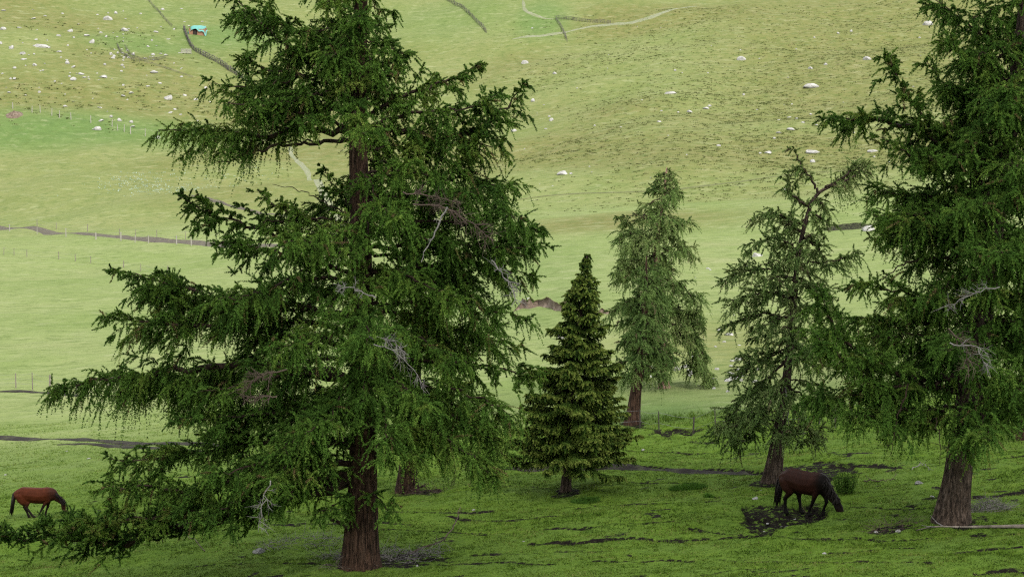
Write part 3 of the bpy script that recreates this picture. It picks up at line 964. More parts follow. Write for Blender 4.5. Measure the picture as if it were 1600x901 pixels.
# ---- the slender bent larch
def bent_larch():
    T = Tree('larch_tree', 1206, 752, 'slender sparse larch with crooked bent top behind the dark grazing horse', 303)
    T.trunk([(1206, 752), (1218, 670), (1228, 600), (1240, 480), (1247, 400), (1262, 335), (1276, 305), (1298, 291), (1330, 278), (1350, 262)],
            [30, 19, 14, 9.5, 7.5, 6, 5.5, 4.5, 3, 1.5], M['bark_grey'], sides=30, step=.12, seed=23)
    kw = dict(hang=.6, dens=5.6, tint=.55)
    L = T.limb
    a = T.tP
    def top(p0, pts, **k2):
        P = [T.px(*p0)] + [T.px(*p) for p in pts]
        mb = MB(); bough(T.cr, mb, P, .06, **k2); mb.build('branch', M['limb'], T.root, True)
    top((1280, 302), [(1262, 272), (1238, 230)], hang=.45, dens=5, tint=.6)
    top((1268, 325), [(1236, 302), (1232, 262)], hang=.4, dens=4, tint=.6)
    top((1290, 295), [(1325, 272), (1352, 255)], hang=.8, dens=13, tint=.6, droop=1.3, t0=.05)
    top((1258, 345), [(1240, 350), (1222, 352)], hang=.5, dens=8, tint=.6, droop=1.2)
    top((1252, 370), [(1275, 385), (1288, 402)], hang=.5, dens=8, tint=.6, droop=1.2)
    top((1272, 312), [(1285, 318), (1292, 330)], hang=.5, dens=10, tint=.6, droop=1.2, t0=.05)
    top((1265, 330), [(1290, 345), (1300, 352)], hang=.4, dens=4, tint=.6)
    L(365, [(1220, 335), (1190, 345), (1170, 342)], .4, **kw)
    L(390, [(1215, 372), (1185, 380), (1168, 395)], -.6, **kw)
    L(440, [(1200, 420), (1160, 425), (1132, 440)], .2, **kw)
    L(470, [(1200, 455), (1160, 465), (1126, 468)], -.8, **kw)
    L(500, [(1200, 490), (1165, 500), (1140, 510)], .8, **kw)
    L(540, [(1195, 560), (1150, 585), (1135, 600)], -.5, **kw)
    L(560, [(1190, 600), (1150, 640), (1122, 690)], .1, **kw)
    L(600, [(1190, 630), (1150, 660), (1118, 665)], -.9, **kw)
    L(640, [(1190, 660), (1160, 690), (1135, 700)], .6, **kw)
    L(410, [(1290, 410), (1320, 402), (1345, 390)], .3, **kw)
    L(440, [(1280, 450), (1300, 470)], -.5, **kw)
    L(480, [(1280, 480), (1310, 500)], .5, **kw)
    L(540, [(1270, 550), (1300, 570)], -.6, **kw)
    L(600, [(1260, 620), (1300, 640), (1330, 650)], .4, **kw)
    L(660, [(1250, 670), (1290, 672)], -.4, **kw)
    left = [(330, 40), (420, 80), (480, 90), (560, 90), (690, 90)]
    right = [(330, 30), (400, 60), (500, 60), (600, 80), (690, 80)]
    T.fill(30, 360, 690, left, right, 2.6, (-.4, .05), **kw)
    T.fill(18, 300, 540, [(300, 22), (540, 34)], [(300, 22), (540, 34)], 1.1, (-.3, .2), hang=.5, dens=8, tint=.66)
    T.dead([(1224, 600), (1230, 640), (1226, 690)], .03, 4, .3, 31, 'dead', -.5)
    NTRI['bent'] = T.crown(M['larch_sunlit'], K=18, m=4, blade=(.06, .13), width=.0155)
bent_larch()

# ---- pair of larches behind the spruce, sunlit paleness put into their colours
def pale_pair():
    T = Tree('larch_tree', 1038, 606, 'tall pale grey-green larch with sunlit pink trunk behind the fence', 404)
    T.trunk([(1038, 606), (1034, 560), (1028, 450), (1026, 370), (1036, 310), (1042, 262)], [17, 13, 11, 9, 6, 2], M['bark_sunlit'], sides=24, step=.15, seed=5)
    kw = dict(hang=.7, dens=5.5, droop=1.2, tint=.55)
    L = T.limb
    L(345, [(1000, 335), (962, 342)], .2, hang=.35, dens=3.5)
    L(340, [(1050, 300), (1062, 282)], 0, dens=0, thick=.2)
    L(380, [(990, 365), (958, 375)], -.5, **kw)
    L(360, [(1060, 350), (1075, 345)], -.5, **kw)
    L(400, [(1060, 385), (1085, 400)], .4, **kw)
    L(430, [(1070, 450), (1090, 490)], -.6, **kw)
    L(470, [(1075, 500), (1105, 560)], .5, **kw)
    L(490, [(1080, 540), (1112, 600)], -.6, **kw)
    left = [(270, 12), (320, 50), (360, 72), (420, 78), (500, 72), (570, 60)]
    right = [(270, 10), (320, 30), (360, 45), (420, 58), (500, 75), (570, 85)]
    T.fill(14, 266, 300, [(266, 14), (300, 34)], [(266, 14), (300, 30)], .8, (-.3, .3), hang=.4, dens=8, tint=.6)
    T.fill(50, 285, 560, left, right, 3.2, (-.55, .05), rv=(.45, 1.1), **kw)
    T.dead([(1035, 345), (1005, 340), (985, 330)], .03, 6, .6, 41, 'limb', -1)
    NTRI['paleB'] = T.crown(M['larch_sunlit'], K=16, m=4, blade=(.08, .15), width=.019)
    T = Tree('larch_tree', 988, 661, 'dark trunked larch leaning beside the fence post behind the spruce', 405)
    T.trunk([(988, 661), (994, 610), (1002, 560), (1008, 480), (1010, 400)], [23, 17, 14, 9, 2], M['bark'], sides=26, step=.12, seed=6)
    left = [(400, 20), (470, 55), (540, 50), (590, 50)]
    right = [(400, 20), (470, 40), (540, 50), (590, 60)]
    T.fill(36, 415, 585, left, right, 2.2, (-.5, -.05), hang=.6, dens=6, droop=1.1, tint=.3)
    NTRI['paleA'] = T.crown(M['larch_sunlit'], K=16, m=4, blade=(.08, .14), width=.018)
pale_pair()

# ---- larch hidden behind the main crown, and the one cut by the right edge
def back_larch():
    T = Tree('larch_tree', 636, 766, 'larch with stout dark trunk half hidden behind the broad larch', 506)
    T.trunk([(636, 766), (637, 730), (640, 680), (650, 560), (655, 400), (660, 280)], [33, 27, 24, 18, 10, 2], M['bark'], sides=34, step=.12, seed=8)
    left = [(280, 20), (450, 70), (600, 100), (680, 90)]; right = [(280, 20), (450, 80), (600, 120), (680, 120)]
    T.fill(40, 310, 690, left, right, 3.0, (-.45, .0), hang=.7, dens=5, droop=1.1, tint=.4)
    T.dead([(705, 705), (712, 735), (704, 765)], .03, 8, .5, 51, 'limb', 0)
    T.dead([(720, 715), (735, 740), (752, 755)], .025, 5, .4, 52, 'limb', 0)
    NTRI['back'] = T.crown(M['larch'], K=16, m=4, blade=(.08, .14), width=.018)
    T = Tree('larch_tree', 1597, 686, 'larch trunk cut off by the right edge of the view', 507)
    T.trunk([(1597, 686), (1600, 620), (1606, 500), (1612, 300), (1615, 200)], [17, 14, 11, 6, 2], M['bark'], sides=24, step=.15, seed=9)
    left = [(200, 20), (400, 50), (600, 70), (650, 60)]
    T.fill(26, 240, 640, left, left, 2.4, (-.45, .0), hang=.6, dens=5, droop=1.1, tint=.4)
    T.limb(600, [(1580, 630), (1560, 612)], -.2, hang=.4)
    NTRI['edge'] = T.crown(M['larch'], K=16, m=4, blade=(.08, .14), width=.018)
back_larch()

# ---- the young spruce
def spruce():
    T = Tree('spruce_tree', 884, 766, 'young cone-shaped spruce with yellowish new tips and short bare trunk', 608)
    T.trunk([(884, 766), (888, 700), (896, 600), (908, 480), (917, 400)], [16, 12, 10, 6, 1.5], M['bark_grey'], sides=22, step=.12, ridge=.05, seed=10)
    r = T.r
    rows = np.concatenate([np.linspace(404, 470, 11), np.linspace(480, 700, 20)])
    for k, y in enumerate(rows):
        frac = (y - 400) / (715 - 400)
        reach_px = np.interp(frac, [0, .15, .4, .7, .9, 1.02], [1.5, 17, 45, 75, 92, 76])
        nb = int(5 + 7 * frac)
        for b in range(nb):
            az = b * 2 * math.pi / nb + r.uniform(-.35, .35) + k * 1.3
            ln = reach_px / T.ppm * r.uniform(.66, 1.18)
            z = T.px(0, y + r.uniform(-6, 6))[2]; a, ra = T.axis(z)
            d = np.array([math.cos(az), math.sin(az), 0])
            if d[0] > 0: ln *= 1.10
            sag = np.interp(frac, [0, .3, 1], [-.55, .0, .34]) + r.normal(0, .07)
            e = a + d * ln + np.array([0, 0, -sag * ln + .10 * ln])
            mid = a + d * ln * .55 + np.array([0, 0, -sag * ln * .72])
            C = spline([a, mid, e], 24)
            if k % 2 == 0 and b % 3 == 0:
                mb = MB(); mb.tube(C, np.linspace(.026, .007, 24), 4); mb.build('branch', M['limb'], T.root, True)
            bt = r.normal(0, .08)
            n2 = max(5 if frac < .12 else 10, int(ln * 26))
            t = r.uniform(.12, 1, n2); j = np.clip((t * 23).astype(int), 0, 22)
            Tn = unit(C[j + 1] - C[j]); sd = unit(np.cross(Tn, [0, 0, 1.])) * np.where(r.random(n2) < .5, -1, 1)[:, None]
            dr = unit(Tn * .8 + sd * r.uniform(.1, 1.2, n2)[:, None] + np.array([0, 0, 1.]) * r.normal(-.12, .14, n2)[:, None])
            w = np.interp(t, [.1, .5, .8, 1], [.55, .55, .42, .26]) * np.interp(frac, [0, .06, .2, 1], [.16, .3, .72, 1])
            T.cr.strands(C[j], dr, w * r.uniform(.6, 1.2, n2), .52 + bt + .30 * t ** 2 + r.normal(0, .06, n2), .35)
            n3 = n2 // 2; j3 = r.integers(4, 23, n3)
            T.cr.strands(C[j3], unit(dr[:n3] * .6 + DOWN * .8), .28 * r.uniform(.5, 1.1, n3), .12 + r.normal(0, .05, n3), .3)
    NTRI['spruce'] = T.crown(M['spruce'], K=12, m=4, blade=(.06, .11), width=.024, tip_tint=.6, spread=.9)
spruce()
print('NTRI', NTRI)
# ------------------------------------------------------------------ tracks and paths: ribbons draped over the land
def ribbon(name, px_pts, width, mat_, label, lift=0.06, step=1.0, jag=0.25, cat=None, kind='structure', seed=0):
    P = np.array([[gpt(*p).x, gpt(*p).y] for p in px_pts])
    L = np.linalg.norm(np.diff(P, axis=0), axis=1).sum()
    n = max(8, int(L / step)); C = spline(P, n); m = 7
    T = np.gradient(C, axis=0); T /= np.linalg.norm(T, axis=1)[:, None] + 1e-9
    N = np.stack([-T[:, 1], T[:, 0]], 1)
    V = []
    for i in range(n):
        w = width * (1 + jag * (fbm(i * .21, seed, 3, seed + 1) - .5) * 2) * (0.15 + 0.85 * min(1, i / 4, (n - 1 - i) / 4))
        off = jag * width * (fbm(i * .13, 7.7, 2, seed + 2) - .5)
        for j in range(m):
            q = C[i] + N[i] * ((j / (m - 1) - .5) * w + off + jag * .12 * w * (vnoise(i * .9 + j * 13, seed, seed) - .5))
            V.append((q[0], q[1], Hs(q[0], q[1]) + (lift if 0 < j < m - 1 else -lift)))
    Fc = [[i * m + j, i * m + j + 1, (i + 1) * m + j + 1, (i + 1) * m + j] for i in range(n - 1) for j in range(m - 1)]
    b = (C[0, 0], C[0, 1], Hs(*C[0]))
    o = part(name, V, Fc, mat_, None, True, None, base=b)
    return tag(o, label, cat, kind=kind)

def earth_mat(name, a, b_, c):
    m, nt, b = mat(name)
    co = objco(nt)
    n = noise_node(nt, co, 1.4, 6, 0.7)
    nt.links.new(ramp(nt, n, [(0.32, a), (0.52, b_), (0.72, c)]), b.inputs['Base Color'])
    bump(nt, b, n, 0.9, 0.2)
    return m
M['track'] = earth_mat('dirt', (.05, .043, .034), (.085, .073, .058), (.13, .13, .07))
M['track_dark'] = earth_mat('dark_dirt', (.010, .008, .007), (.022, .018, .015), (.06, .065, .03))
M['pale_path'] = earth_mat('pale_stony_path', (.12, .15, .055), (.17, .18, .11), (.23, .225, .18))
M['red_earth'] = earth_mat('reddish_earth', (.065, .048, .035), (.125, .092, .068), (.24, .20, .16))
M['worn_turf'] = earth_mat('worn_turf', (.075, .085, .035), (.10, .11, .045), (.14, .15, .06))
M['mud'] = earth_mat('wet_mud', (.010, .009, .008), (.026, .022, .019), (.10, .095, .09))
ribbon('dirt_track', [(-40, 351), (60, 359), (150, 367), (240, 374), (330, 382), (420, 384), (520, 380)], 3.8, M['track'], 'brown dirt track crossing the pale field on the left', .10, 1.2, seed=4)
ribbon('footpath', [(-30, 683), (60, 687), (160, 688), (290, 693), (380, 697)], 1.1, M['track_dark'], 'muddy track behind the bay horse at the left', .05, .5, .5, seed=8)
ribbon('footpath', [(90, 695), (180, 698), (260, 701), (330, 706)], .9, M['track_dark'], 'second muddy wheel track beside the first', .05, .5, .6, seed=9)
ribbon('footpath', [(800, 728), (900, 729), (990, 727), (1080, 733), (1190, 739)], .8, M['track_dark'], 'dark trodden path running behind the young spruce', .03, .4, .5, seed=10)
ribbon('footpath', [(-20, 612), (40, 612), (100, 617), (180, 619)], .7, M['track_dark'], 'thin trodden line below the left wire fence', .05, .5, .5, seed=12)
ribbon('stony_path', [(800, 62), (905, 45), (960, 38), (1020, 26), (1090, 10)], 2.4, M['pale_path'], 'pale stony path slanting across the top of the hill', .12, 1.4, .6, seed=11)
ribbon('stony_path', [(452, 228), (462, 250), (480, 272), (505, 300), (540, 360)], 1.7, M['pale_path'], 'pale worn path seen through the big larch', .10, 1.4, .5, seed=14)
ribbon('stony_path', [(816, 0), (824, 18), (845, 27), (868, 30)], 1.6, M['pale_path'], 'short pale path at the top of the hill', .10, 1.2, .5, seed=15)
ribbon('footpath', [(560, 340), (700, 322), (840, 308), (1000, 300), (1150, 285), (1300, 268), (1400, 262)], .8, M['worn_turf'], 'faint thin trail contouring across the foot of the right hill', .10, 1.4, .6, seed=21)
ribbon('footpath', [(300, 305), (350, 318), (400, 332), (470, 345)], 1.6, M['track'], 'thin brown path slanting down behind the big larch', .10, 1.2, .6, seed=16)

# ------------------------------------------------------------------ stones
def rock_mesh(name, seed, mat_, flat=.7, subdiv=3):
    r = np.random.default_rng(seed)
    import bmesh
    bm = bmesh.new(); bmesh.ops.create_icosphere(bm, subdivisions=subdiv, radius=.5)
    V = np.array([v.co[:] for v in bm.verts]); Fc = [[v.index for v in f.verts] for f in bm.faces]; bm.free()
    for k in range(13):
        n = unit(r.normal(size=3)); d = .5 * r.uniform(.55, .95)
        p = V @ n
        V = V - np.outer(np.clip(p - d, 0, None), n) * .92
    V = V * np.array([1, r.uniform(.65, .95), flat * r.uniform(.75, 1.1)])
    V += np.array([mnoise.noise(Vector(v) * 4 + Vector((seed, 0, 0))) for v in V])[:, None] * unit(V) * .035
    V[:, 2] += .13 * flat
    return new_mesh(name, V, Fc, mat_, False)
ROCKS = [rock_mesh('boulder_shape', 50 + k, M['rock'], [.6, .75, .5, .85, .65, .45, .7, .55][k]) for k in range(8)]
GREYS = [rock_mesh('stone_shape', 80 + k, M['rock_grey'], [.6, .5, .7][k]) for k in range(3)]
rr_ = random.Random(5)
def rock(px, py, w, label, group=None, meshes=ROCKS, k=None, name='boulder', cat='boulder', sink=.05, sy=1.0, sz=1.0, rz=None):
    g = gpt(px, py)
    s = w * g.y / F
    o = bpy.data.objects.new(name, meshes[rr_.randrange(len(meshes)) if k is None else k])
    COL.objects.link(o)
    o.location = (g.x, g.y + s * .3, Hs(g.x, g.y + s * .3) - sink * s)
    o.scale = (s, s * sy, s * sz)
    o.rotation_euler = (rr_.uniform(-.15, .15), rr_.uniform(-.15, .15), rr_.uniform(0, 6.28) if rz is None else rz)
    return tag(o, label, cat, group)
BIG = [  # px, py(base), width px, label
 (65, 75, 28, 'widest pale boulder lying on the upper left slope'), (168, 32, 17, 'pale boulder near the top of the upper left slope'),
 (194, 49, 14, 'pale boulder above the curved pen on the upper left slope'), (143, 68, 11, 'narrow upright grey boulder right of the widest pale boulder'),
 (17, 77, 10, 'rounded pale boulder left of the widest pale boulder'), (4, 47, 12, 'pale boulder cut off by the left edge above the rounded one'),
 (240, 115, 14, 'pale elongated boulder below the curved pen'), (262, 156, 14, 'flat pale boulder on the slope left of the big larch tip'),
 (288, 150, 10, 'slanting pale slab beside the flat boulder near the larch tip'), (245, 217, 11, 'pale boulder just left of the long larch branch tip'),
 (152, 204, 15, 'pale boulder pair stone below the pale post row'), (249, 131, 9, 'rounded pale boulder above the flat one near the larch'),
 (1159, 95, 16, 'lone pale boulder high in the middle of the tussocky hill'), (1049, 147, 23, 'flat pale boulder on the tussocky hill above the pale larch top'),
 (1268, 138, 27, 'pale boulder with a dark hollow on the right hill'), (1356, 94, 15, 'pale boulder left of the upswept dark larch branch'),
 (1451, 40, 19, 'pale boulder beside the dark larch at the top right'), (867, 116, 9, 'small pale boulder below the stony path corner'),
 (820, 100, 13, 'pale boulder on the hill right of the big larch top'), (1273, 240, 28, 'pale pointed boulder above the crooked larch top'),
 (1236, 204, 15, 'pale boulder in the middle of the rock cluster on the right hill'), (1218, 209, 11, 'pale boulder lowest left in the right hill cluster'),
 (1234, 184, 9, 'pale boulder at the top of the right hill cluster'), (1201, 240, 13, 'low pale boulder left of the pointed boulder'),
 (1366, 238, 20, 'pale boulder touching the dark larch branch on the right hill'), (880, 273, 20, 'low pale boulder on the terrace left of the pale larch top'),
 (803, 206, 12, 'pale boulder right of the upswept big larch branch'), (1104, 171, 12, 'pale boulder at the upper end of the stone row'),
 (1078, 176, 11, 'flat pale boulder in the middle of the stone row'), (1030, 191, 10, 'pale boulder at the lower end of the stone row'),
 (828, 470, 16, 'rounded white boulder above the reddish creek bank'), (1184, 401, 24, 'white slab boulder left of the crooked larch crown'),
 (1126, 517, 14, 'dark sided pale boulder beside the pale larch crown'), (1141, 524, 16, 'pale boulder just right of the dark sided one'),
 (1358, 361, 26, 'flat pale slab beside the dark eroded earth'), (1147, 592, 18, 'pale boulder low beside the crooked larch branches')]
for b_ in BIG:
    rock(*b_, rz=rr_.uniform(-.5, .5))
G1 = 'small pale boulders strewn over the upper left slope'
SMALL_LEFT = [(126, 117, 10), (131, 122, 9), (114, 126, 11), (161, 122, 12), (102, 167, 8), (173, 184, 8), (157, 190, 9), (145, 203, 6), (205, 192, 8), (207, 199, 7), (273, 172, 8), (266, 177, 7), (282, 180, 6), (239, 87, 8), (259, 87, 7), (135, 57, 10), (91, 57, 10), (109, 50, 8), (34, 86, 13), (36, 94, 10), (105, 100, 8), (114, 106, 8), (192, 151, 9), (204, 147, 8), (91, 82, 12), (243, 51, 10), (52, 30, 7), (70, 26, 7), (30, 44, 8)]
r5 = random.Random(9)
for k in range(120):
    x = r5.uniform(-20, 330); y = r5.triangular(4, 215, 85)
    if x > 150 and y > 190: continue
    if 0 < x < 150 and y > 160: continue
    SMALL_LEFT.append((x, y, 3.2 + 4.6 * r5.random() ** 2))
for x, y, w in SMALL_LEFT:
    rock(x, y, w * 1.15, 'small pale boulder among many strewn over the upper left slope', G1)
for k in range(16):   # stones heaped at the pen corner
    rock(r5.gauss(188, 7), r5.gauss(88, 4), r5.uniform(3, 7), 'pale stone in the heap at the curved pen corner', 'stones heaped at the corner of the curved pen', name='stone', cat='stone')
G2 = 'small pale stones dotted over the right hill'
SMALL_RIGHT = [(1210, 217, 6), (1218, 188, 7), (1255, 192, 7), (1162, 149, 7), (1003, 157, 6), (1123, 229, 8), (1290, 102, 9), (1267, 108, 9), (862, 189, 11), (929, 197, 6), (833, 159, 9), (1226, 297, 7), (1270, 254, 12), (892, 272, 7), (1109, 167, 7), (858, 183, 6), (1330, 50, 6), (1310, 53, 7), (1437, 60, 6), (1245, 186, 5), (1276, 196, 6), (853, 202, 6), (1188, 240, 6), (1060, 176, 5)]
for k in range(46):
    SMALL_RIGHT.append((r5.uniform(800, 1470), r5.uniform(40, 300), 2.4 + 3 * r5.random() ** 2))
for x, y, w in SMALL_RIGHT:
    rock(x, y, w, 'small pale stone dotted over the right hill', G2, name='stone', cat='stone')
G3 = 'white rocks in the scree behind the pale larches'
for k in range(34):
    x = r5.uniform(1015, 1190); rock(x, r5.gauss(582, 14) , r5.uniform(6, 16), 'white rock in the scree behind the pale larches', G3)
for k in range(14):
    rock(r5.uniform(1085, 1175), r5.uniform(395, 560), r5.uniform(3, 7), 'pale stone on the slope between the pale and crooked larches', 'pale stones between the larches', name='stone', cat='stone')
NEAR = [(1180, 780, 10, 'smooth white stone left of the dark horse', ROCKS), (1437, 756, 17, 'squarish grey stone between horse and leaning larch', GREYS), (1457, 775, 9, 'small white stone left of the leaning larch trunk', ROCKS),
 (1289, 863, 12, 'low pale stone at the end of the muddy crack', ROCKS), (1404, 827, 11, 'pale stone before the fallen log', ROCKS), (1369, 830, 9, 'smaller stone left of the one before the log', ROCKS),
 (138, 717, 8, 'white stone in the grass below the muddy tracks', ROCKS), (250, 704, 10, 'white stone on the muddy tracks', ROCKS), (404, 864, 24, 'grey stone in the grass left of the broad trunk', GREYS),
 (1005, 703, 6, 'tiny white stone in the grass right of the spruce', ROCKS), (1190, 766, 5, 'tiny pale stone behind the smooth white one', ROCKS), (652, 884, 8, 'pale pebble right of the broad trunk', ROCKS), (818, 846, 7, 'pale stone by the crack in the middle foreground', ROCKS), (740, 797, 8, 'flat pale stone beyond the broad larch', ROCKS), (8, 742, 5, 'white speck of stone at the left edge', ROCKS), (104, 705, 6, 'pale stone left of the white one below the tracks', ROCKS)]
for x, y, w, lb, ms in NEAR:
    rock(x, y, w, lb, None, ms, name='stone', cat='stone')
for k in range(15):
    rock(r5.gauss(1228, 30), r5.gauss(808, 6), r5.uniform(4, 10), 'flat grey stone lying in the dark mud hollow', 'flat stones in the mud hollow', GREYS + ROCKS[:3], name='stone', cat='stone', sz=.6)

# white block by the spruce and the reddish creek bank
def white_block():
    g = gpt(884, 528); s = g.y / F; mb = MB()
    r = np.random.default_rng(3)
    import bmesh
    bm = bmesh.new(); bmesh.ops.create_cube(bm, size=1); bmesh.ops.bevel(bm, geom=list(bm.edges), offset=.06, segments=2, affect='EDGES'); bmesh.ops.triangulate(bm, faces=bm.faces)
    bmesh.ops.subdivide_edges(bm, edges=bm.edges, cuts=2)
    V = np.array([v.co[:] for v in bm.verts]) + r.normal(0, .012, (len(bm.verts), 3)); Fc = [[v.index for v in f.verts] for f in bm.faces]; bm.free()
    V = V * np.array([24 * s, 14 * s, 14 * s]) + np.array([g.x, g.y, Hs(g.x, g.y) + 6 * s])
    tag(part('stone_block', V, Fc, M['rock'], None, False, None, base=(g.x, g.y, Hs(g.x, g.y))), 'white squared block of stone behind the left edge of the spruce', 'stone block')
white_block()
def creek_bank():
    xs = np.linspace(800, 960, 60); V = []; Fc = []
    for i, x in enumerate(xs):
        y = 482 + 6 * math.sin(x * .05) + 5 * (vnoise(x * .12, 0, 4) - .5) + (x - 860) * .06
        g = gpt(x, y + 4); t = g.y / F
        h = (13 if 815 < x < 905 else 7) * t * (0.7 + .6 * vnoise(x * .2, 3, 5)) * min(1, i / 5, (59 - i) / 5)
        z = Hs(g.x, g.y)
        for (dy, zz) in ((-.5, -.15), (.3, .25 * h), (.55 + .3 * vnoise(x * .3, 1, 2), .8 * h), (.5, h), (1.6, h * 1.04), (3.5, h * .45), (6, -.3)):
            V.append((g.x, g.y + dy, z + zz))
    m = 7
    for i in range(len(xs) - 1):
        for j in range(m - 1):
            Fc.append([i * m + j, (i + 1) * m + j, (i + 1) * m + j + 1, i * m + j + 1])
    g = gpt(860, 486)
    V = np.array(V)
    bank = part('creek_bank', V, [f for k, f in enumerate(Fc) if k % 6 < 3], M['red_earth'], None, True, None, base=tuple(g))
    tag(bank, 'reddish eroded earth bank between the big larch and the spruce', None, kind='structure')
    top = part('bank_turf', V, [f for k, f in enumerate(Fc) if k % 6 >= 3], M['ground'], None, True, {'hay': np.ones(len(V)), 'dry': np.full(len(V), .3)}, base=tuple(g))
    tag(top, 'turf on top of the eroded bank', None, kind='structure')
creek_bank()
def earth_mound():
    g = gpt(22, 180); s = g.y / F; V = []; Fc = []; n = 28; k = 8
    V.append((g.x, g.y, Hs(g.x, g.y) + 8 * s))
    for i in range(1, k + 1):
        for j in range(n):
            a = j / n * 6.2832; q = i / k
            rr = q * (1 + .25 * (vnoise(math.cos(a) * 2 + 4, math.sin(a) * 2, 6) - .5))
            x = g.x + math.cos(a) * rr * 15 * s; y = g.y + math.sin(a) * rr * 15 * s
            V.append((x, y, Hs(x, y) - .1 + 8 * s * (1 - q) ** 1.1 * (1 + .3 * (vnoise(x, y, 3) - .5))))
    Fc = [[0, 1 + j, 1 + (j + 1) % n] for j in range(n)] + [[1 + i * n + j, 1 + (i + 1) * n + j, 1 + (i + 1) * n + (j + 1) % n, 1 + i * n + (j + 1) % n] for i in range(k - 1) for j in range(n)]
    tag(part('earth_mound', V, Fc, M['red_earth'], None, True, None, base=tuple(g)), 'reddish brown heap of earth at the left edge of the hill foot', 'earth mound')
earth_mound()

# ------------------------------------------------------------------ fences
def wire_fence(px_pts, hgt, label, pm='post', thick=.05, wires=3, group=None, lean=.05, name='wire_fence', big=()):
    P = []
    for x, y in px_pts:
        g = gpt(x, y); P.append(np.array([g.x, g.y, Hs(g.x, g.y)]))
    root = empty(name, tuple(P[0]), label, 'fence', group)
    tops = []
    for k, p in enumerate(P):
        h = hgt * rr_.uniform(.85, 1.12); w = thick * rr_.uniform(.8, 1.3) * (2.2 if k in big else 1)
        q = p + np.array([rr_.gauss(0, lean), rr_.gauss(0, lean), h])
        MB().tube([p - np.array([0, 0, .3]), (p + q) / 2, q], [w, w * .95, w * .8], 6, .06).build('post', M[pm], root, False, base=p)
        tops.append((p, q))
    mb = MB()
    for f in np.linspace(.35, .92, wires):
        for (a, b), (c, d) in zip(tops[:-1], tops[1:]):
            s = a + (b - a) * f; e = c + (d - c) * f
            mb.tube([s, (s + e) / 2 - np.array([0, 0, .03 * np.linalg.norm(e - s)]), e], .006 + .000008 * s[1] , 3)
    mb.build('wire', M['wire'], root)
    return root
wire_fence([(-25, 605), (25, 606), (51, 609), (78, 614), (120, 616), (170, 620), (235, 622), (305, 628), (380, 632), (460, 640)], 1.35, 'wire fence with thin grey posts at the left behind the bay horse', 'post', .05, 3, big=(3,))
wire_fence([(930, 667), (1000, 666), (1030, 668), (1083, 669), (1118, 668), (1150, 667), (1215, 666), (1280, 662)], .95, 'wire fence with dark posts before the pale larches', 'post_dark', .035, 2)
wire_fence([(1305, 668), (1330, 664), (1372, 676), (1440, 668), (1500, 662), (1570, 655), (1630, 650)], 1.2, 'wire fence with thin posts behind the leaning larch', 'post_dark', .035, 2)
wire_fence([(-20, 360), (15, 361), (58, 366), (103, 370), (150, 374), (189, 376), (211, 379), (232, 380), (276, 382), (299, 384), (340, 388)], 1.5, 'row of pale posts along the near edge of the dirt track', 'post_pale', .10, 2)
wire_fence([(-15, 347), (58, 353), (88, 358), (137, 362), (187, 367), (212, 369), (245, 371), (290, 374), (350, 378)], 1.4, 'row of grey posts along the far edge of the dirt track', 'post', .07, 2)
wire_fence([(6, 398), (22, 399), (42, 401), (92, 405), (118, 408), (142, 411), (193, 418), (220, 424), (262, 428)], 1.3, 'short grey posts in the field below the dirt track', 'post', .07, 2)
wire_fence([(-10, 168), (20, 170), (50, 176), (63, 176), (81, 181), (93, 184), (111, 187), (142, 192), (175, 198), (184, 204), (194, 206), (204, 209), (227, 213), (246, 216)], 1.9, 'pale post fence along the foot of the left slope', 'post_pale', .11, 2)

def pole_fence(px_pts, hgt, label, dense=1.0, m='poles', r=.09):
    """rough barrier of leaning poles and rails seen far up the hill"""
    P = np.array([[gpt(*p).x, gpt(*p).y] for p in px_pts])
    L = np.linalg.norm(np.diff(P, axis=0), axis=1).sum()
    n = max(6, int(L / .8 * dense)); C = spline(P, n)
    Z = np.array([Hs(*c) for c in C])
    mb = MB()
    for i in range(n):
        a = rr_.uniform(-.5, .5); h = hgt * rr_.uniform(.7, 1.2)
        p = np.array([C[i, 0], C[i, 1], Z[i] - .1]); q = p + np.array([a * .8, rr_.uniform(-.5, .5), h])
        mb.tube([p, q], [r, r * .7], 4)
    for f in (.3, .6, .9):
        for i in range(0, n - 4, 3):
            p = np.array([C[i, 0], C[i, 1], Z[i] + hgt * f * rr_.uniform(.85, 1.1)]); q = np.array([C[i + 4, 0], C[i + 4, 1], Z[i + 4] + hgt * f * rr_.uniform(.85, 1.1)])
            mb.tube([p, q], r * .9, 4)
    o = mb.build('pole_fence', M[m], None, base=(C[0, 0], C[0, 1], Z[0]))
    return tag(o, label, 'fence')
pole_fence([(287, 46), (292, 60), (301, 77), (322, 90), (345, 102), (362, 113), (378, 123), (392, 131)], 1.7, 'dark grey pole fence running downhill from the turquoise shelter', 1.3, r=.10)
pole_fence([(225, -6), (242, 14), (262, 36), (274, 46)], 1.0, 'thin dark fence above the turquoise shelter', .5, r=.05)
pole_fence([(183, 72), (190, 85), (203, 92), (218, 98)], 1.0, 'curved pole barrier at the left end of the pen', .5, r=.06)
pole_fence([(196, 75), (205, 88), (222, 96), (246, 95), (262, 90)], 1.0, 'low rail curving round the lower side of the pen', .5, r=.05)
pole_fence([(225, 97), (260, 108), (285, 116), (312, 126)], .7, 'broken line of poles below the pen', .3, r=.03)
pole_fence([(688, -4), (712, 9), (735, 25), (752, 42), (760, 52)], 1.4, 'dark pole fence right of the big larch top', .8, r=.07)
pole_fence([(868, 30), (876, 42), (882, 54), (886, 66)], 1.3, 'short dark pole fence below the path corner', .7, r=.05)
pole_fence([(870, 30), (900, 33), (935, 36), (958, 38)], 1.2, 'dark pole fence beside the pale stony path', .9, r=.06)

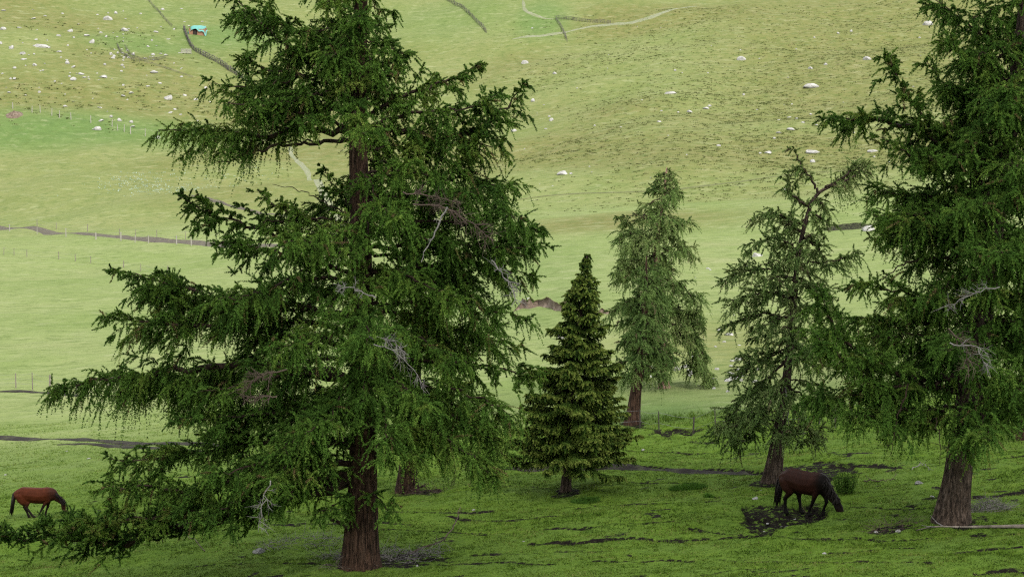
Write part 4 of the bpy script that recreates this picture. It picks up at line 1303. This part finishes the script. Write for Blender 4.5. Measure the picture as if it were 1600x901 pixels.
# ------------------------------------------------------------------ shelter under a turquoise tarpaulin
def simple(name, col, rough=.8):
    m, nt, b = mat(name)
    n = noise_node(nt, objco(nt), 2.5, 4)
    nt.links.new(ramp(nt, n, [(0.3, tuple(c * .8 for c in col)), (0.7, tuple(min(1, c * 1.12) for c in col))]), b.inputs['Base Color'])
    b.inputs['Roughness'].default_value = rough
    return m
M['tarp'] = simple('turquoise_tarpaulin', (.10, .28, .25), .6)
M['planks'] = simple('brown_planks', (.24, .13, .08))
M['inside_shade'] = simple('shaded_doorway', (.03, .022, .018))  # shade inside the shelter, put into the colour of a dark panel
def shelter():
    g = gpt(308, 55); s = g.y / F
    root = empty('herder_shelter', (g.x, g.y, Hs(g.x, g.y)), 'low brown shelter draped with a turquoise tarpaulin on the upper left slope', 'shelter')
    b = np.array([g.x, g.y, Hs(g.x, g.y)]); w = 27 * s; h = 15 * s; dp = 3.2
    fl = b + np.array([0, dp * .5, 0])
    def wall(c, size): MB().box(c, size).build('wall', M['planks'], root)
    wall(fl + np.array([0, dp * .5, h * .35]), (w * .92, .15, h * .9)); wall(fl + np.array([-w * .46, 0, h * .3]), (.15, dp, h * .9)); wall(fl + np.array([w * .46, 0, h * .3]), (.15, dp, h * .9))
    wall(fl + np.array([w * .24, -dp * .5, h * .25]), (w * .46, .15, h * .75)); wall(fl + np.array([-w * .36, -dp * .5, h * .25]), (w * .22, .15, h * .75))
    MB().box(fl + np.array([-w * .13, -dp * .47, h * .22]), (w * .22, .08, h * .6)).build('doorway_shade', M['inside_shade'], root)
    n, m = 16, 14; V = []
    for i in range(n):
        for j in range(m):
            u, v = i / (n - 1), j / (m - 1)
            x = (u - .5) * w * 1.08; y = (v - .5) * (dp + 1.0) + (.3 if u < .2 else 0)
            z = h * (.98 - .16 * abs(u - .45) ** 1.5 * 2) - .05 * math.sin(u * 19) + .25 * h * (v - .5)
            if v < .3: z -= (0.3 - v) / .3 * h * (.46 - .30 * math.exp(-((u - .37) / .14) ** 2) + .06 * math.sin(u * 23))
            if u > .93: z -= h * .38
            if u < .07: z -= h * .45
            V.append(fl + np.array([x, y, z]))
    Fc = [[i * m + j, (i + 1) * m + j, (i + 1) * m + j + 1, i * m + j + 1] for i in range(n - 1) for j in range(m - 1)]
    part('tarpaulin', V, Fc, M['tarp'], root, True)
shelter()
def pen_gate():
    g = gpt(291, 84); s = g.y / F; b = np.array([g.x, g.y, Hs(g.x, g.y)])
    root = empty('hurdle_gate', tuple(b), 'small pale wooden hurdle at the lower corner of the pen', 'gate')
    w, h = 15 * s, 7.5 * s
    for k in range(4):
        MB().box(b + np.array([0, 0, h * (.15 + .25 * k)]), (w, .1, .22), jit=.03).build('rail', M['post_pale'], root)
    for x in (-.5, 0, .5):
        MB().box(b + np.array([w * x, .12, h * .45]), (.2, .12, h * 1.1), jit=.03).build('post', M['post_pale'], root)
pen_gate()

# ------------------------------------------------------------------ dead wood and plants on the ground
def fallen_log():
    P = [(1432, 829), (1462, 824), (1500, 824), (1550, 825), (1610, 825), (1660, 824)]
    W = [.015, .03, .045, .06, .075, .085]
    pts = []
    for (x, y), w in zip(P, W):
        g = gpt(x, y); pts.append((g.x, g.y, Hs(g.x, g.y) + w * .7 + .02))
    C = spline(pts, 30); rad = np.interp(np.linspace(0, 1, 30), np.linspace(0, 1, 6), W)
    root = empty('fallen_log', pts[1], 'long pale fallen log lying at the foot of the leaning larch', 'log')
    MB().tube(C, rad, 10, .05).build('stem', M['deadlog'], root, True)
    for k, (i, dx, dy, dz) in enumerate(((4, -.5, -.35, .12), (6, -.35, .5, .3)  , (9, -.1, -.4, .12))):
        p = C[i]; MB().tube([p, p + np.array([dx * .5, dy * .5, dz * .3]), p + np.array([dx, dy, dz])], [.025, .018, .006], 5).build('stub', M['dead'], root)
fallen_log()
def brush(px, py, rx, ry, hz, n, label, seed, mat_='dead', name='brushwood', ln=.7, rad=.008):
    g = gpt(px, py); r = np.random.default_rng(seed); mb = MB()
    for k in range(n):
        a, q = r.uniform(0, 6.28), math.sqrt(r.random())
        x, y = g.x + math.cos(a) * q * rx, g.y + math.sin(a) * q * ry
        z = Hs(x, y) + hz * (1 - q * q) * r.random()
        d = unit(np.array([r.normal(), r.normal(), r.uniform(-.05, .7)])); l = ln * r.uniform(.4, 1.2)
        p = np.array([x, y, z]); m_ = p + d * l * .5 + r.normal(0, .08, 3); e = m_ + unit(d + r.normal(0, .45, 3)) * l * .5
        m_[2] = max(m_[2], Hs(m_[0], m_[1]) + .01); e[2] = max(e[2], Hs(e[0], e[1]) + .01)
        mb.tube([p, m_, e], [rad, rad * .7, rad * .35], 3)
        if k % 2 == 0:
            mb.tube([m_, m_ + unit(d + r.normal(0, .9, 3)) * l * .35], [rad * .6, rad * .3], 3)
    o = mb.build(name, M[mat_], None, base=tuple(g)); return tag(o, label, 'brushwood')
brush(600, 868, 2.4, 1.0, .35, 330, 'grey dead brushwood heaped at the foot of the broad larch trunk', 1)
brush(470, 850, 1.7, .8, .3, 150, 'thin grey brushwood left of the broad larch trunk', 2)
brush(548, 886, .8, .4, .3, 60, 'pale dry twigs leaning on the front of the broad trunk', 3, 'deadlog')
brush(1545, 797, 0.75, .5, .42, 260, 'grey mounded heap of twigs right of the leaning larch trunk', 4, ln=.45)
brush(1395, 822, .9, .5, .15, 60, 'few dark twigs in the grass left of the leaning larch', 5, 'dead_brown')
brush(660, 768, 1.1, .5, .2, 80, 'dark fallen twigs at the foot of the half hidden larch', 6, 'dead_brown')
def ground_branch(px_pts, hs, r0, label, seed, mat_='dead_brown', n=12, ln=.5):
    P = []
    for (x, y), h in zip(px_pts, hs):
        g = gpt(x, y); P.append((g.x, g.y, Hs(g.x, g.y) + h))
    o = dead_spray(P, r0, n, ln, seed, 2).build('fallen_branch', M[mat_], None, base=P[0])
    return tag(o, label, 'branch')
ground_branch([(640, 866), (690, 852), (712, 838), (720, 826)], [.1, .25, .5, .85], .035, 'bare fallen branch curving up right of the broad trunk', 61)
ground_branch([(620, 767), (650, 764), (682, 764)], [.05, .12, .05], .05, 'dark fallen branch at the foot of the half hidden larch', 62)
ground_branch([(320, 862), (295, 845), (270, 830)], [.05, .2, .4], .02, 'thin bare branch in the grass left of the grey stone', 63, n=5)
ground_branch([(1350, 752), (1385, 752), (1400, 750)], [.05, .06, .05], .03, 'short fallen branch right of the green shrub', 64, n=3)
ground_branch([(1425, 735), (1440, 728), (1455, 735)], [.05, .1, .05], .02, 'thin curved twig behind the squarish stone', 65, n=3, mat_='dead')

M['grass'] = foliage_mat('grass_blades', [(0.0, (.046, .095, .008)), (0.5, (.092, .160, .015)), (0.85, (.145, .21, .03)), (1.0, (.22, .23, .07))], .3)
M['tussock'] = foliage_mat('tussock_blades', [(0.0, (.078, .098, .029)), (0.6, (.108, .128, .040)), (1.0, (.14, .15, .055))], .3)
M['bush'] = foliage_mat('shrub_leaves', [(0.0, (.035, .085, .012)), (1.0, (.09, .17, .03))], .3)
def blades(P, h, w, r, lean=.45, per=3, spread=.04):
    """P (n,3): tufts of `per` triangular blades"""
    n = len(P)
    Q = np.repeat(P[:, None], per, 1) + np.concatenate([r.normal(0, spread, (n, per, 2)), np.zeros((n, per, 1))], 2)
    a = r.uniform(0, 6.283, (n, per)); sd = np.stack([np.cos(a), np.sin(a), 0 * a], -1)
    hh = (h[:, None] * r.uniform(.5, 1.2, (n, per)))
    tip = Q + np.concatenate([r.normal(0, lean, (n, per, 2)) * hh[..., None], hh[..., None]], 2)
    ww = (w * r.uniform(.6, 1.4, (n, per)))[..., None]
    V = np.stack([Q - sd * ww, Q + sd * ww, tip], 2).reshape(-1, 3)
    return V, np.arange(len(V)).reshape(-1, 3)
def shrub():
    g = gpt(1321, 770); r = np.random.default_rng(4); b = np.array([g.x, g.y, Hs(g.x, g.y)])
    root = empty('shrub', tuple(b), 'small spiky bright green shrub behind the horse head', 'shrub')
    cr = Crown(5); mb = MB()
    n = 60; a = r.uniform(0, 6.28, n); q = r.uniform(0, .30, n)
    P = b + np.stack([np.cos(a) * q, np.sin(a) * q, 0 * a], 1)
    D = np.stack([np.cos(a) * q * 1.2, np.sin(a) * q * 1.2, np.ones(n)], 1)
    L = r.uniform(.45, .85, n)
    cr.strands(P, D, L, r.uniform(.2, .9, n), .02)
    for k in range(n): mb.tube([P[k], P[k] + unit(D[k]) * L[k]], [.006, .003], 3)
    mb.build('stem', M['limb'], root)
    V, Fc, A = cr.grow(K=16, m=3, blade=(.06, .12), width=.014)
    part('foliage', V, Fc, M['bush'], root, False, {'tint': A})
shrub()
def low_plant(px, py, rx, ry, n, label, seed):
    g = gpt(px, py); r = np.random.default_rng(seed); b = np.array([g.x, g.y, Hs(g.x, g.y)])
    a = r.uniform(0, 6.28, n); q = np.sqrt(r.random(n))
    P = np.stack([g.x + np.cos(a) * q * rx, g.y + np.sin(a) * q * ry, 0 * a], 1); P[:, 2] = H(P[:, 0], P[:, 1])
    V, Fc = blades(P, r.uniform(.12, .28, n) * (1.1 - q * .6), .02, r, .7)
    o = part('low_plant', V, Fc, M['bush'], None, False, {'tint': np.repeat(r.random(len(Fc)) * .5, 3)}, base=b)
    tag(o, label, 'plant')
low_plant(1076, 762, .75, .6, 500, 'dark low clump of leaves right of the spruce', 1)
low_plant(1108, 776, .18, .15, 60, 'tiny dark tuft right of the low clump', 2)
low_plant(915, 783, .6, .5, 200, 'flat dark clump below the young spruce', 3)

# ------------------------------------------------------------------ grass
def up_normals(m):
    nt = m.node_tree; g = nt.nodes.new('ShaderNodeNewGeometry'); v = nt.nodes.new('ShaderNodeMixRGB'); v.inputs[0].default_value = .75
    v.inputs[2].default_value = (0, -.12, 1, 1); nt.links.new(g.outputs['Normal'], v.inputs[1])
    n = nt.nodes.new('ShaderNodeVectorMath'); n.operation = 'NORMALIZE'; nt.links.new(v.outputs[0], n.inputs[0])
    for k in nt.nodes:
        if k.bl_idname in ('ShaderNodeBsdfPrincipled', 'ShaderNodeBsdfTranslucent'): nt.links.new(n.outputs[0], k.inputs['Normal'])
up_normals(M['grass']); up_normals(M['tussock'])
def grass():
    r = np.random.default_rng(77)
    n = 420000
    d = 54 + (128 - 54) * r.random(n) ** 1.15
    x = r.uniform(-.30, .30, n) * d
    soil = near_detail(x, d)[1]
    keep = (r.random(n) > sstep(.18, .5, soil + .5 * (fbm(x / .25, d / .25, 2, 83) - .5))) & (r.random(n) < .45 + .75 * fbm(x / 1.6, d / 1.1, 3, 6))
    keep &= r.random(n) > ground_masks(x, d)[2] * 1.1 - .1
    x, d = x[keep], d[keep]
    tall = fbm(x / 3, d / 2, 3, 12)
    h = .035 + .06 * np.clip(tall - .3, 0, 1) + .02 * r.random(len(x))
    g = gpt(1070, 655); tl = np.exp(-(((x - g.x) / 5) ** 2 + ((d - g.y - 4) / 5) ** 2) ** 2)
    h = h + .38 * tl * r.random(len(x))
    P = np.stack([x, d, H(x, d) - .01], 1)
    V, Fc = blades(P, h, .013, r, .6, 3)
    t = np.clip(-.1 + 1.25 * fbm(x / 1.6, d / 1.2, 5, 19) + r.normal(0, .2, len(x)) - .15 * tl, 0, 1)
    A = np.repeat(t, 9)
    o = part('grass', V, Fc, M['grass'], None, False, {'tint': A}, base=(0, 80, -12))
    tag(o, 'short grazed green grass of the near meadow', 'grass', kind='stuff')
grass()
def tussocks():
    r = np.random.default_rng(78); n = 130000
    d = r.uniform(300, 640, n); x = r.uniform(-.06, .33, n) * d
    u = x / d
    dens = sstep(-.02, .10, u + (fbm(x / 40, d / 40, 3, 3) - .5) * .16) * sstep(330, 400, d) * (.45 + .55 * sstep(.35, .65, fbm(x / 30, d / 24, 3, 44)))
    keep = r.random(n) < dens * .62 * sstep(.40, .56, fbm(x / 1.4, d / 1.1, 2, 47))
    x, d = x[keep], d[keep]; k = len(x)
    P = np.stack([x, d, H1(x, d) - .03], 1)
    V, Fc = blades(P, r.uniform(.10, .24, k), .14, r, .9, 7, .26)
    A = np.repeat(np.clip(r.normal(.5, .22, k), 0, 1), 21)
    o = part('tussock_grass', V, Fc, M['tussock'], None, False, {'tint': A}, base=(60, 450, 20))
    tag(o, 'dark grass tussocks dotted over the right hill', 'tussocks', kind='stuff')
    n = 9000
    d = r.uniform(330, 640, n); x = r.uniform(-.33, -.12, n) * d
    keep = r.random(n) < sstep(.45, .65, fbm(x / 14, d / 12, 3, 46)) * sstep(505, 530, d) * .6
    x, d = x[keep], d[keep]; k = len(x)
    P = np.stack([x, d, H1(x, d) - .03], 1)
    V, Fc = blades(P, r.uniform(.2, .45, k), .14, r, .8, 9, .3)
    o = part('tussock_grass', V, Fc, M['tussock'], None, False, {'tint': np.repeat(np.clip(r.normal(.5, .22, k), 0, 1), 27)}, base=(-120, 550, 20))
    tag(o, 'sparse grass tussocks among the boulders of the upper left slope', 'tussocks', kind='stuff')
tussocks()
M['petal'] = simple('pale_petals', (.30, .38, .32))
def flowers():
    r = np.random.default_rng(79); P = []
    for px, py, rx, rd, k in ((208, 286, 5, 10, 80), (235, 290, 9, 9, 90), (300, 296, 16, 9, 130), (330, 285, 14, 8, 60), (255, 272, 8, 6, 40), (185, 280, 5, 6, 40)):
        g = gpt(px, py); P.append(np.stack([r.normal(g.x, rx * .6, k), r.normal(g.y, rd * .6, k), np.zeros(k)], 1))
    P = np.concatenate(P); P[:, 2] = H1(P[:, 0], P[:, 1])
    V, Fc = blades(P, r.uniform(.15, .4, len(P)), .07, r, .6, 3, .2)
    o = part('wildflowers', V, Fc, M['petal'], None, False, None, base=tuple(P[0]))
    tag(o, 'patch of whitish wildflowers in the sunlit left field', 'flowers', kind='stuff')
flowers()

# ------------------------------------------------------------------ horses
def horse_mat(name, body, dark, muzzle):
    m, nt, b = mat(name)
    n = noise_node(nt, objco(nt), 5, 4)
    c = ramp(nt, n, [(0.3, tuple(x * .8 for x in body)), (0.7, tuple(x * 1.2 for x in body))])
    c = mix(nt, attr(nt, 'dark'), c, dark)
    c = mix(nt, attr(nt, 'muzzle'), c, muzzle)
    nt.links.new(c, b.inputs['Base Color'])
    b.inputs['Roughness'].default_value = .5
    b.inputs['Specular IOR Level'].default_value = .05
    return m
M['hair'] = plain('black_horse_hair', (.008, .006, .005), (.022, .016, .013), 30, .6, 0)
M['eye'] = simple('dark_eye', (.01, .008, .007), .15)
M['rope'] = plain('brown_rope', (.05, .035, .02), (.12, .09, .06), 30)

def horse(px, py, k, yaw, label, pose, body, dark, muzzle, gname):
    g = gpt(px, py); b = np.array([g.x, g.y, Hs(g.x, g.y)])
    root = empty('horse', tuple(b), label, 'horse')
    ca, sa = math.cos(yaw), math.sin(yaw)
    slope = {}
    def W(p):  # local (forward, side, up) to world, feet follow the slope of the ground
        p = np.asarray(p, float) * k
        x, y = p[..., 0] * ca - p[..., 1] * sa, p[..., 0] * sa + p[..., 1] * ca
        gx, gy = b[0] + x, b[1] + y
        gz = H0(gx, gy) - H0(b[0], b[1])
        return np.stack([gx, gy, b[2] + p[..., 2] + gz], -1)
    chains = []   # (points, (half side, half up) radii)
    def ch(*nodes): chains.append(nodes)
    ch((-.03, 0, 1.08, .22, .24), (.18, 0, 1.10, .29, .32), (.42, 0, 1.05, .32, .345), (.72, 0, .99, .335, .37), (1.02, 0, .96, .325, .37), (1.25, 0, .98, .29, .36), (1.42, 0, .99, .23, .31), (1.54, 0, .97, .18, .25))
    ch((1.02, 0, 1.15, .10, .14), (1.22, 0, 1.19, .10, .14), (1.38, 0, 1.12, .10, .14))            # withers
    ch(*pose['neck'])
    ch(*pose['head'])
    for s, leg in pose['hind']:
        pts = [(.12, .12 * s, 1.02, .19, .28), (.20, .15 * s, .82, .15, .23)] + [(x, .14 * s, z, r, r * 1.25) for x, z, r in leg]
        ch(*pts)
    for s, leg in pose['fore']:
        pts = [(1.32, .12 * s, .92, .12, .19), (1.30, .14 * s, .74, .085, .125)] + [(x, .13 * s, z, r, r * 1.2) for x, z, r in leg]
        ch(*pts)
    import bmesh
    bm = bmesh.new()
    bmesh.ops.create_icosphere(bm, subdivisions=2, radius=1)
    SV = np.array([v.co[:] for v in bm.verts]); SF = [[v.index for v in f.verts] for f in bm.faces]; bm.free()
    VV, FF, o_ = [], [], 0
    segs = []
    for ci, nodes in enumerate(chains):
        N = np.array(nodes, float)
        for a, c in zip(N[:-1], N[1:]):
            L = np.linalg.norm(c[:3] - a[:3]); st = max(3, int(L / (.13 * min(a[3], c[3])) + 1))
            for t in np.linspace(0, 1, st):
                q = a * (1 - t) + c * t
                ax = (c[:3] - a[:3]) / (L + 1e-9)
                V = SV * np.array([q[3] * .0 + (q[4] if abs(ax[2]) > .6 else min(q[3], q[4])), q[3], q[4] if abs(ax[2]) <= .6 else min(q[3], q[4])])
                VV.append(V + q[:3]); FF += [[i + o_ for i in f] for f in SF]; o_ += len(SV)
    # ears
    hx = np.array(pose['head'][0][:3])
    for s in (-1, 1):
        e = hx + np.array(pose['ear']) * .15 + np.array([0, .055 * s, 0]); base_ = hx + np.array([0, .06 * s, .02])
        V, Fc = tube([base_, (base_ + e) / 2, e], [.035, .032, .006], 8); VV.append(V); FF += [[i + o_ for i in f] for f in Fc]; o_ += len(V)
    tmp_me = new_mesh('horse_tmp', np.concatenate(VV), FF)
    tmp = bpy.data.objects.new('horse_tmp', tmp_me); COL.objects.link(tmp)
    md = tmp.modifiers.new('r', 'REMESH'); md.mode = 'VOXEL'; md.voxel_size = .017
    sm = tmp.modifiers.new('s', 'SMOOTH'); sm.iterations = 16; sm.factor = .5
    dg = bpy.context.evaluated_depsgraph_get()
    ev = tmp.evaluated_get(dg); me = bpy.data.meshes.new_from_object(ev)
    n = len(me.vertices); co = np.zeros(n * 3, np.float32); me.vertices.foreach_get('co', co); co = co.reshape(-1, 3).astype(float)
    Fq = [list(p.vertices) for p in me.polygons]
    bpy.data.objects.remove(tmp)
    # points of colour: black lower legs, darker neck crest, pale or brown muzzle
    lo = 1 - sstep(.45, .80, co[:, 2])
    nk = np.array(pose['head'][-1][:3]); hd = np.array(pose['head'][0][:3])
    headm = 1 - sstep(.28, .42, np.linalg.norm(co - (nk + hd) / 2, axis=1))
    dk = np.clip(lo * (1 - headm), 0, 1)
    dk = np.maximum(dk, pose['crest'] * sstep(1.2, 1.5, co[:, 0]) * (1 - headm) * .9)
    dk = np.maximum(dk, .8 * pose['crest'] * headm)
    mz = (1 - sstep(.06, .26, np.linalg.norm(co - nk, axis=1)))
    part('body', W(co), Fq, horse_mat(gname, body, dark, muzzle), root, True, {'dark': dk, 'muzzle': mz})
    # tail, mane, forelock
    r = np.random.default_rng(int(px))
    def hair(name, roots, dirs, lens, sag, rad=.012):
        mb = MB()
        for p, d_, l in zip(roots, dirs, lens):
            d_ = unit(np.array(d_)); m1 = np.array(p) + d_ * l * .4; m1[2] -= sag * l * .12; e = np.array(p) + d_ * l * .75; e[2] -= sag * l * .55
            mb.tube(W(np.array([p, m1, e])), np.array([rad, rad * .9, rad * .3]) * k, 4)
        mb.build(name, M['hair'], root, True)
    nt_ = 90
    tr = [(-.19 + .03 * r.normal(), .045 * r.normal(), 1.10 + .05 * r.normal()) for _ in range(nt_)]
    hair('tail', tr, [(-.30 + .05 * r.normal() + pose['tail'], .06 * r.normal(), -1) for _ in range(nt_)], r.uniform(.55, .82, nt_), .75, .022)
    NK = np.array([q[:3] for q in pose['neck']], float); NR = np.array([q[4] for q in pose['neck']])
    C = spline(NK, 26); up = np.gradient(C, axis=0); up = unit(np.stack([-up[:, 2], 0 * up[:, 0], up[:, 0]], 1)); rr = np.interp(np.linspace(0, 1, 26), np.linspace(0, 1, len(NR)), NR)
    roots, dirs = [], []
    for _ in range(150):
        i = r.integers(2, 26); p = C[i] + up[i] * rr[i] * .93; roots.append(p + np.array([0, .02 * r.normal(), 0]))
        dirs.append(np.array([.25 * r.normal(), -.45 + .2 * r.normal(), -.5]) + up[i] * .35)
    hair('mane', roots, dirs, r.uniform(.2, .36, 150), .6, .016)
    for s in (-1, 1):
        q = hd * .62 + nk * .38 + np.array([0, .088 * s, .0])
        bm = bmesh.new(); bmesh.ops.create_uvsphere(bm, u_segments=10, v_segments=8, radius=.022)
        V = np.array([v.co[:] for v in bm.verts]) + q; Fc = [[v.index for v in f.verts] for f in bm.faces]; bm.free()
        part('eye', W(V), Fc, M['eye'], root, True)
    return W
POSE_R = dict(
    neck=[(1.38, 0, 1.02, .17, .28), (1.55, 0, .86, .14, .24), (1.74, 0, .66, .115, .20), (1.90, 0, .50, .10, .16)],
    head=[(1.95, 0, .46, .088, .125), (2.06, 0, .30, .11, .15), (2.15, 0, .12, .085, .115), (2.19, 0, .03, .074, .09)],
    hind=[(-1, [(.30, .70, .10), (.08, .49, .062), (.09, .30, .045), (.10, .14, .047), (.14, .06, .058), (.16, .02, .062)]),
          (1, [(.40, .70, .10), (.40, .49, .062), (.44, .30, .045), (.46, .14, .047), (.50, .06, .058), (.53, .02, .062)])],
    fore=[(-1, [(1.22, .56, .065), (1.16, .42, .055), (1.08, .28, .042), (1.02, .14, .045), (1.03, .06, .056), (1.05, .02, .062)]),
          (1, [(1.44, .56, .065), (1.50, .42, .055), (1.42, .28, .042), (1.36, .14, .045), (1.37, .06, .056), (1.39, .02, .062)])],
    ear=(.3, 0, .75), crest=1.0, tail=-.02)
W1 = horse(1228, 792, 1.2, -.84, 'dark brown horse grazing beside the muddy hollow', POSE_R, (.024, .0085, .0055), (.005, .004, .0035), (.020, .010, .0075), 'dark_bay_coat')
POSE_L = dict(
    neck=[(1.36, 0, 1.02, .15, .25), (1.54, 0, .90, .125, .20), (1.74, 0, .74, .10, .155), (1.90, 0, .60, .088, .125)],
    head=[(1.96, 0, .54, .085, .12), (1.97, 0, .38, .08, .105), (1.98, 0, .22, .062, .08), (1.99, 0, .12, .056, .066)],
    hind=[(-1, [(.40, .70, .10), (.34, .49, .062), (.50, .30, .045), (.60, .14, .047), (.68, .07, .058), (.72, .03, .062)]),
          (1, [(.30, .70, .10), (.20, .49, .062), (.30, .30, .045), (.36, .14, .047), (.40, .06, .058), (.42, .02, .062)])],
    fore=[(-1, [(1.14, .56, .065), (1.06, .42, .055), (.98, .28, .042), (.92, .14, .045), (.90, .06, .056), (.92, .02, .062)]),
          (1, [(1.26, .56, .065), (1.24, .42, .055), (1.18, .28, .042), (1.14, .14, .045), (1.14, .06, .056), (1.16, .02, .062)])],
    ear=(.75, 0, .3), crest=.6, tail=.0)
W2 = horse(30, 810, 1.0, .02, 'reddish bay horse with black tail grazing at the left edge', POSE_L, (.062, .016, .007), (.014, .010, .009), (.035, .022, .018), 'red_bay_coat')
def rope(name, W, pts, label):
    P = W(np.array(pts, float)); o = MB().tube(spline(P, 16), .011, 6).build(name, M['rope'], None, True, base=tuple(P[0])); tag(o, label, 'rope')
rope('hobble_rope', W1, [(.47, .16, .32), (.62, .10, .14), (.82, 0, .07), (1.02, -.13, .17)], 'dark rope hobbling the legs of the dark horse')
rope('hobble_rope', W2, [(.64, -.16, .12), (.72, -.16, .09), (.82, -.15, .09), (.91, -.14, .12)], 'rope hobbling the legs of the reddish bay horse')
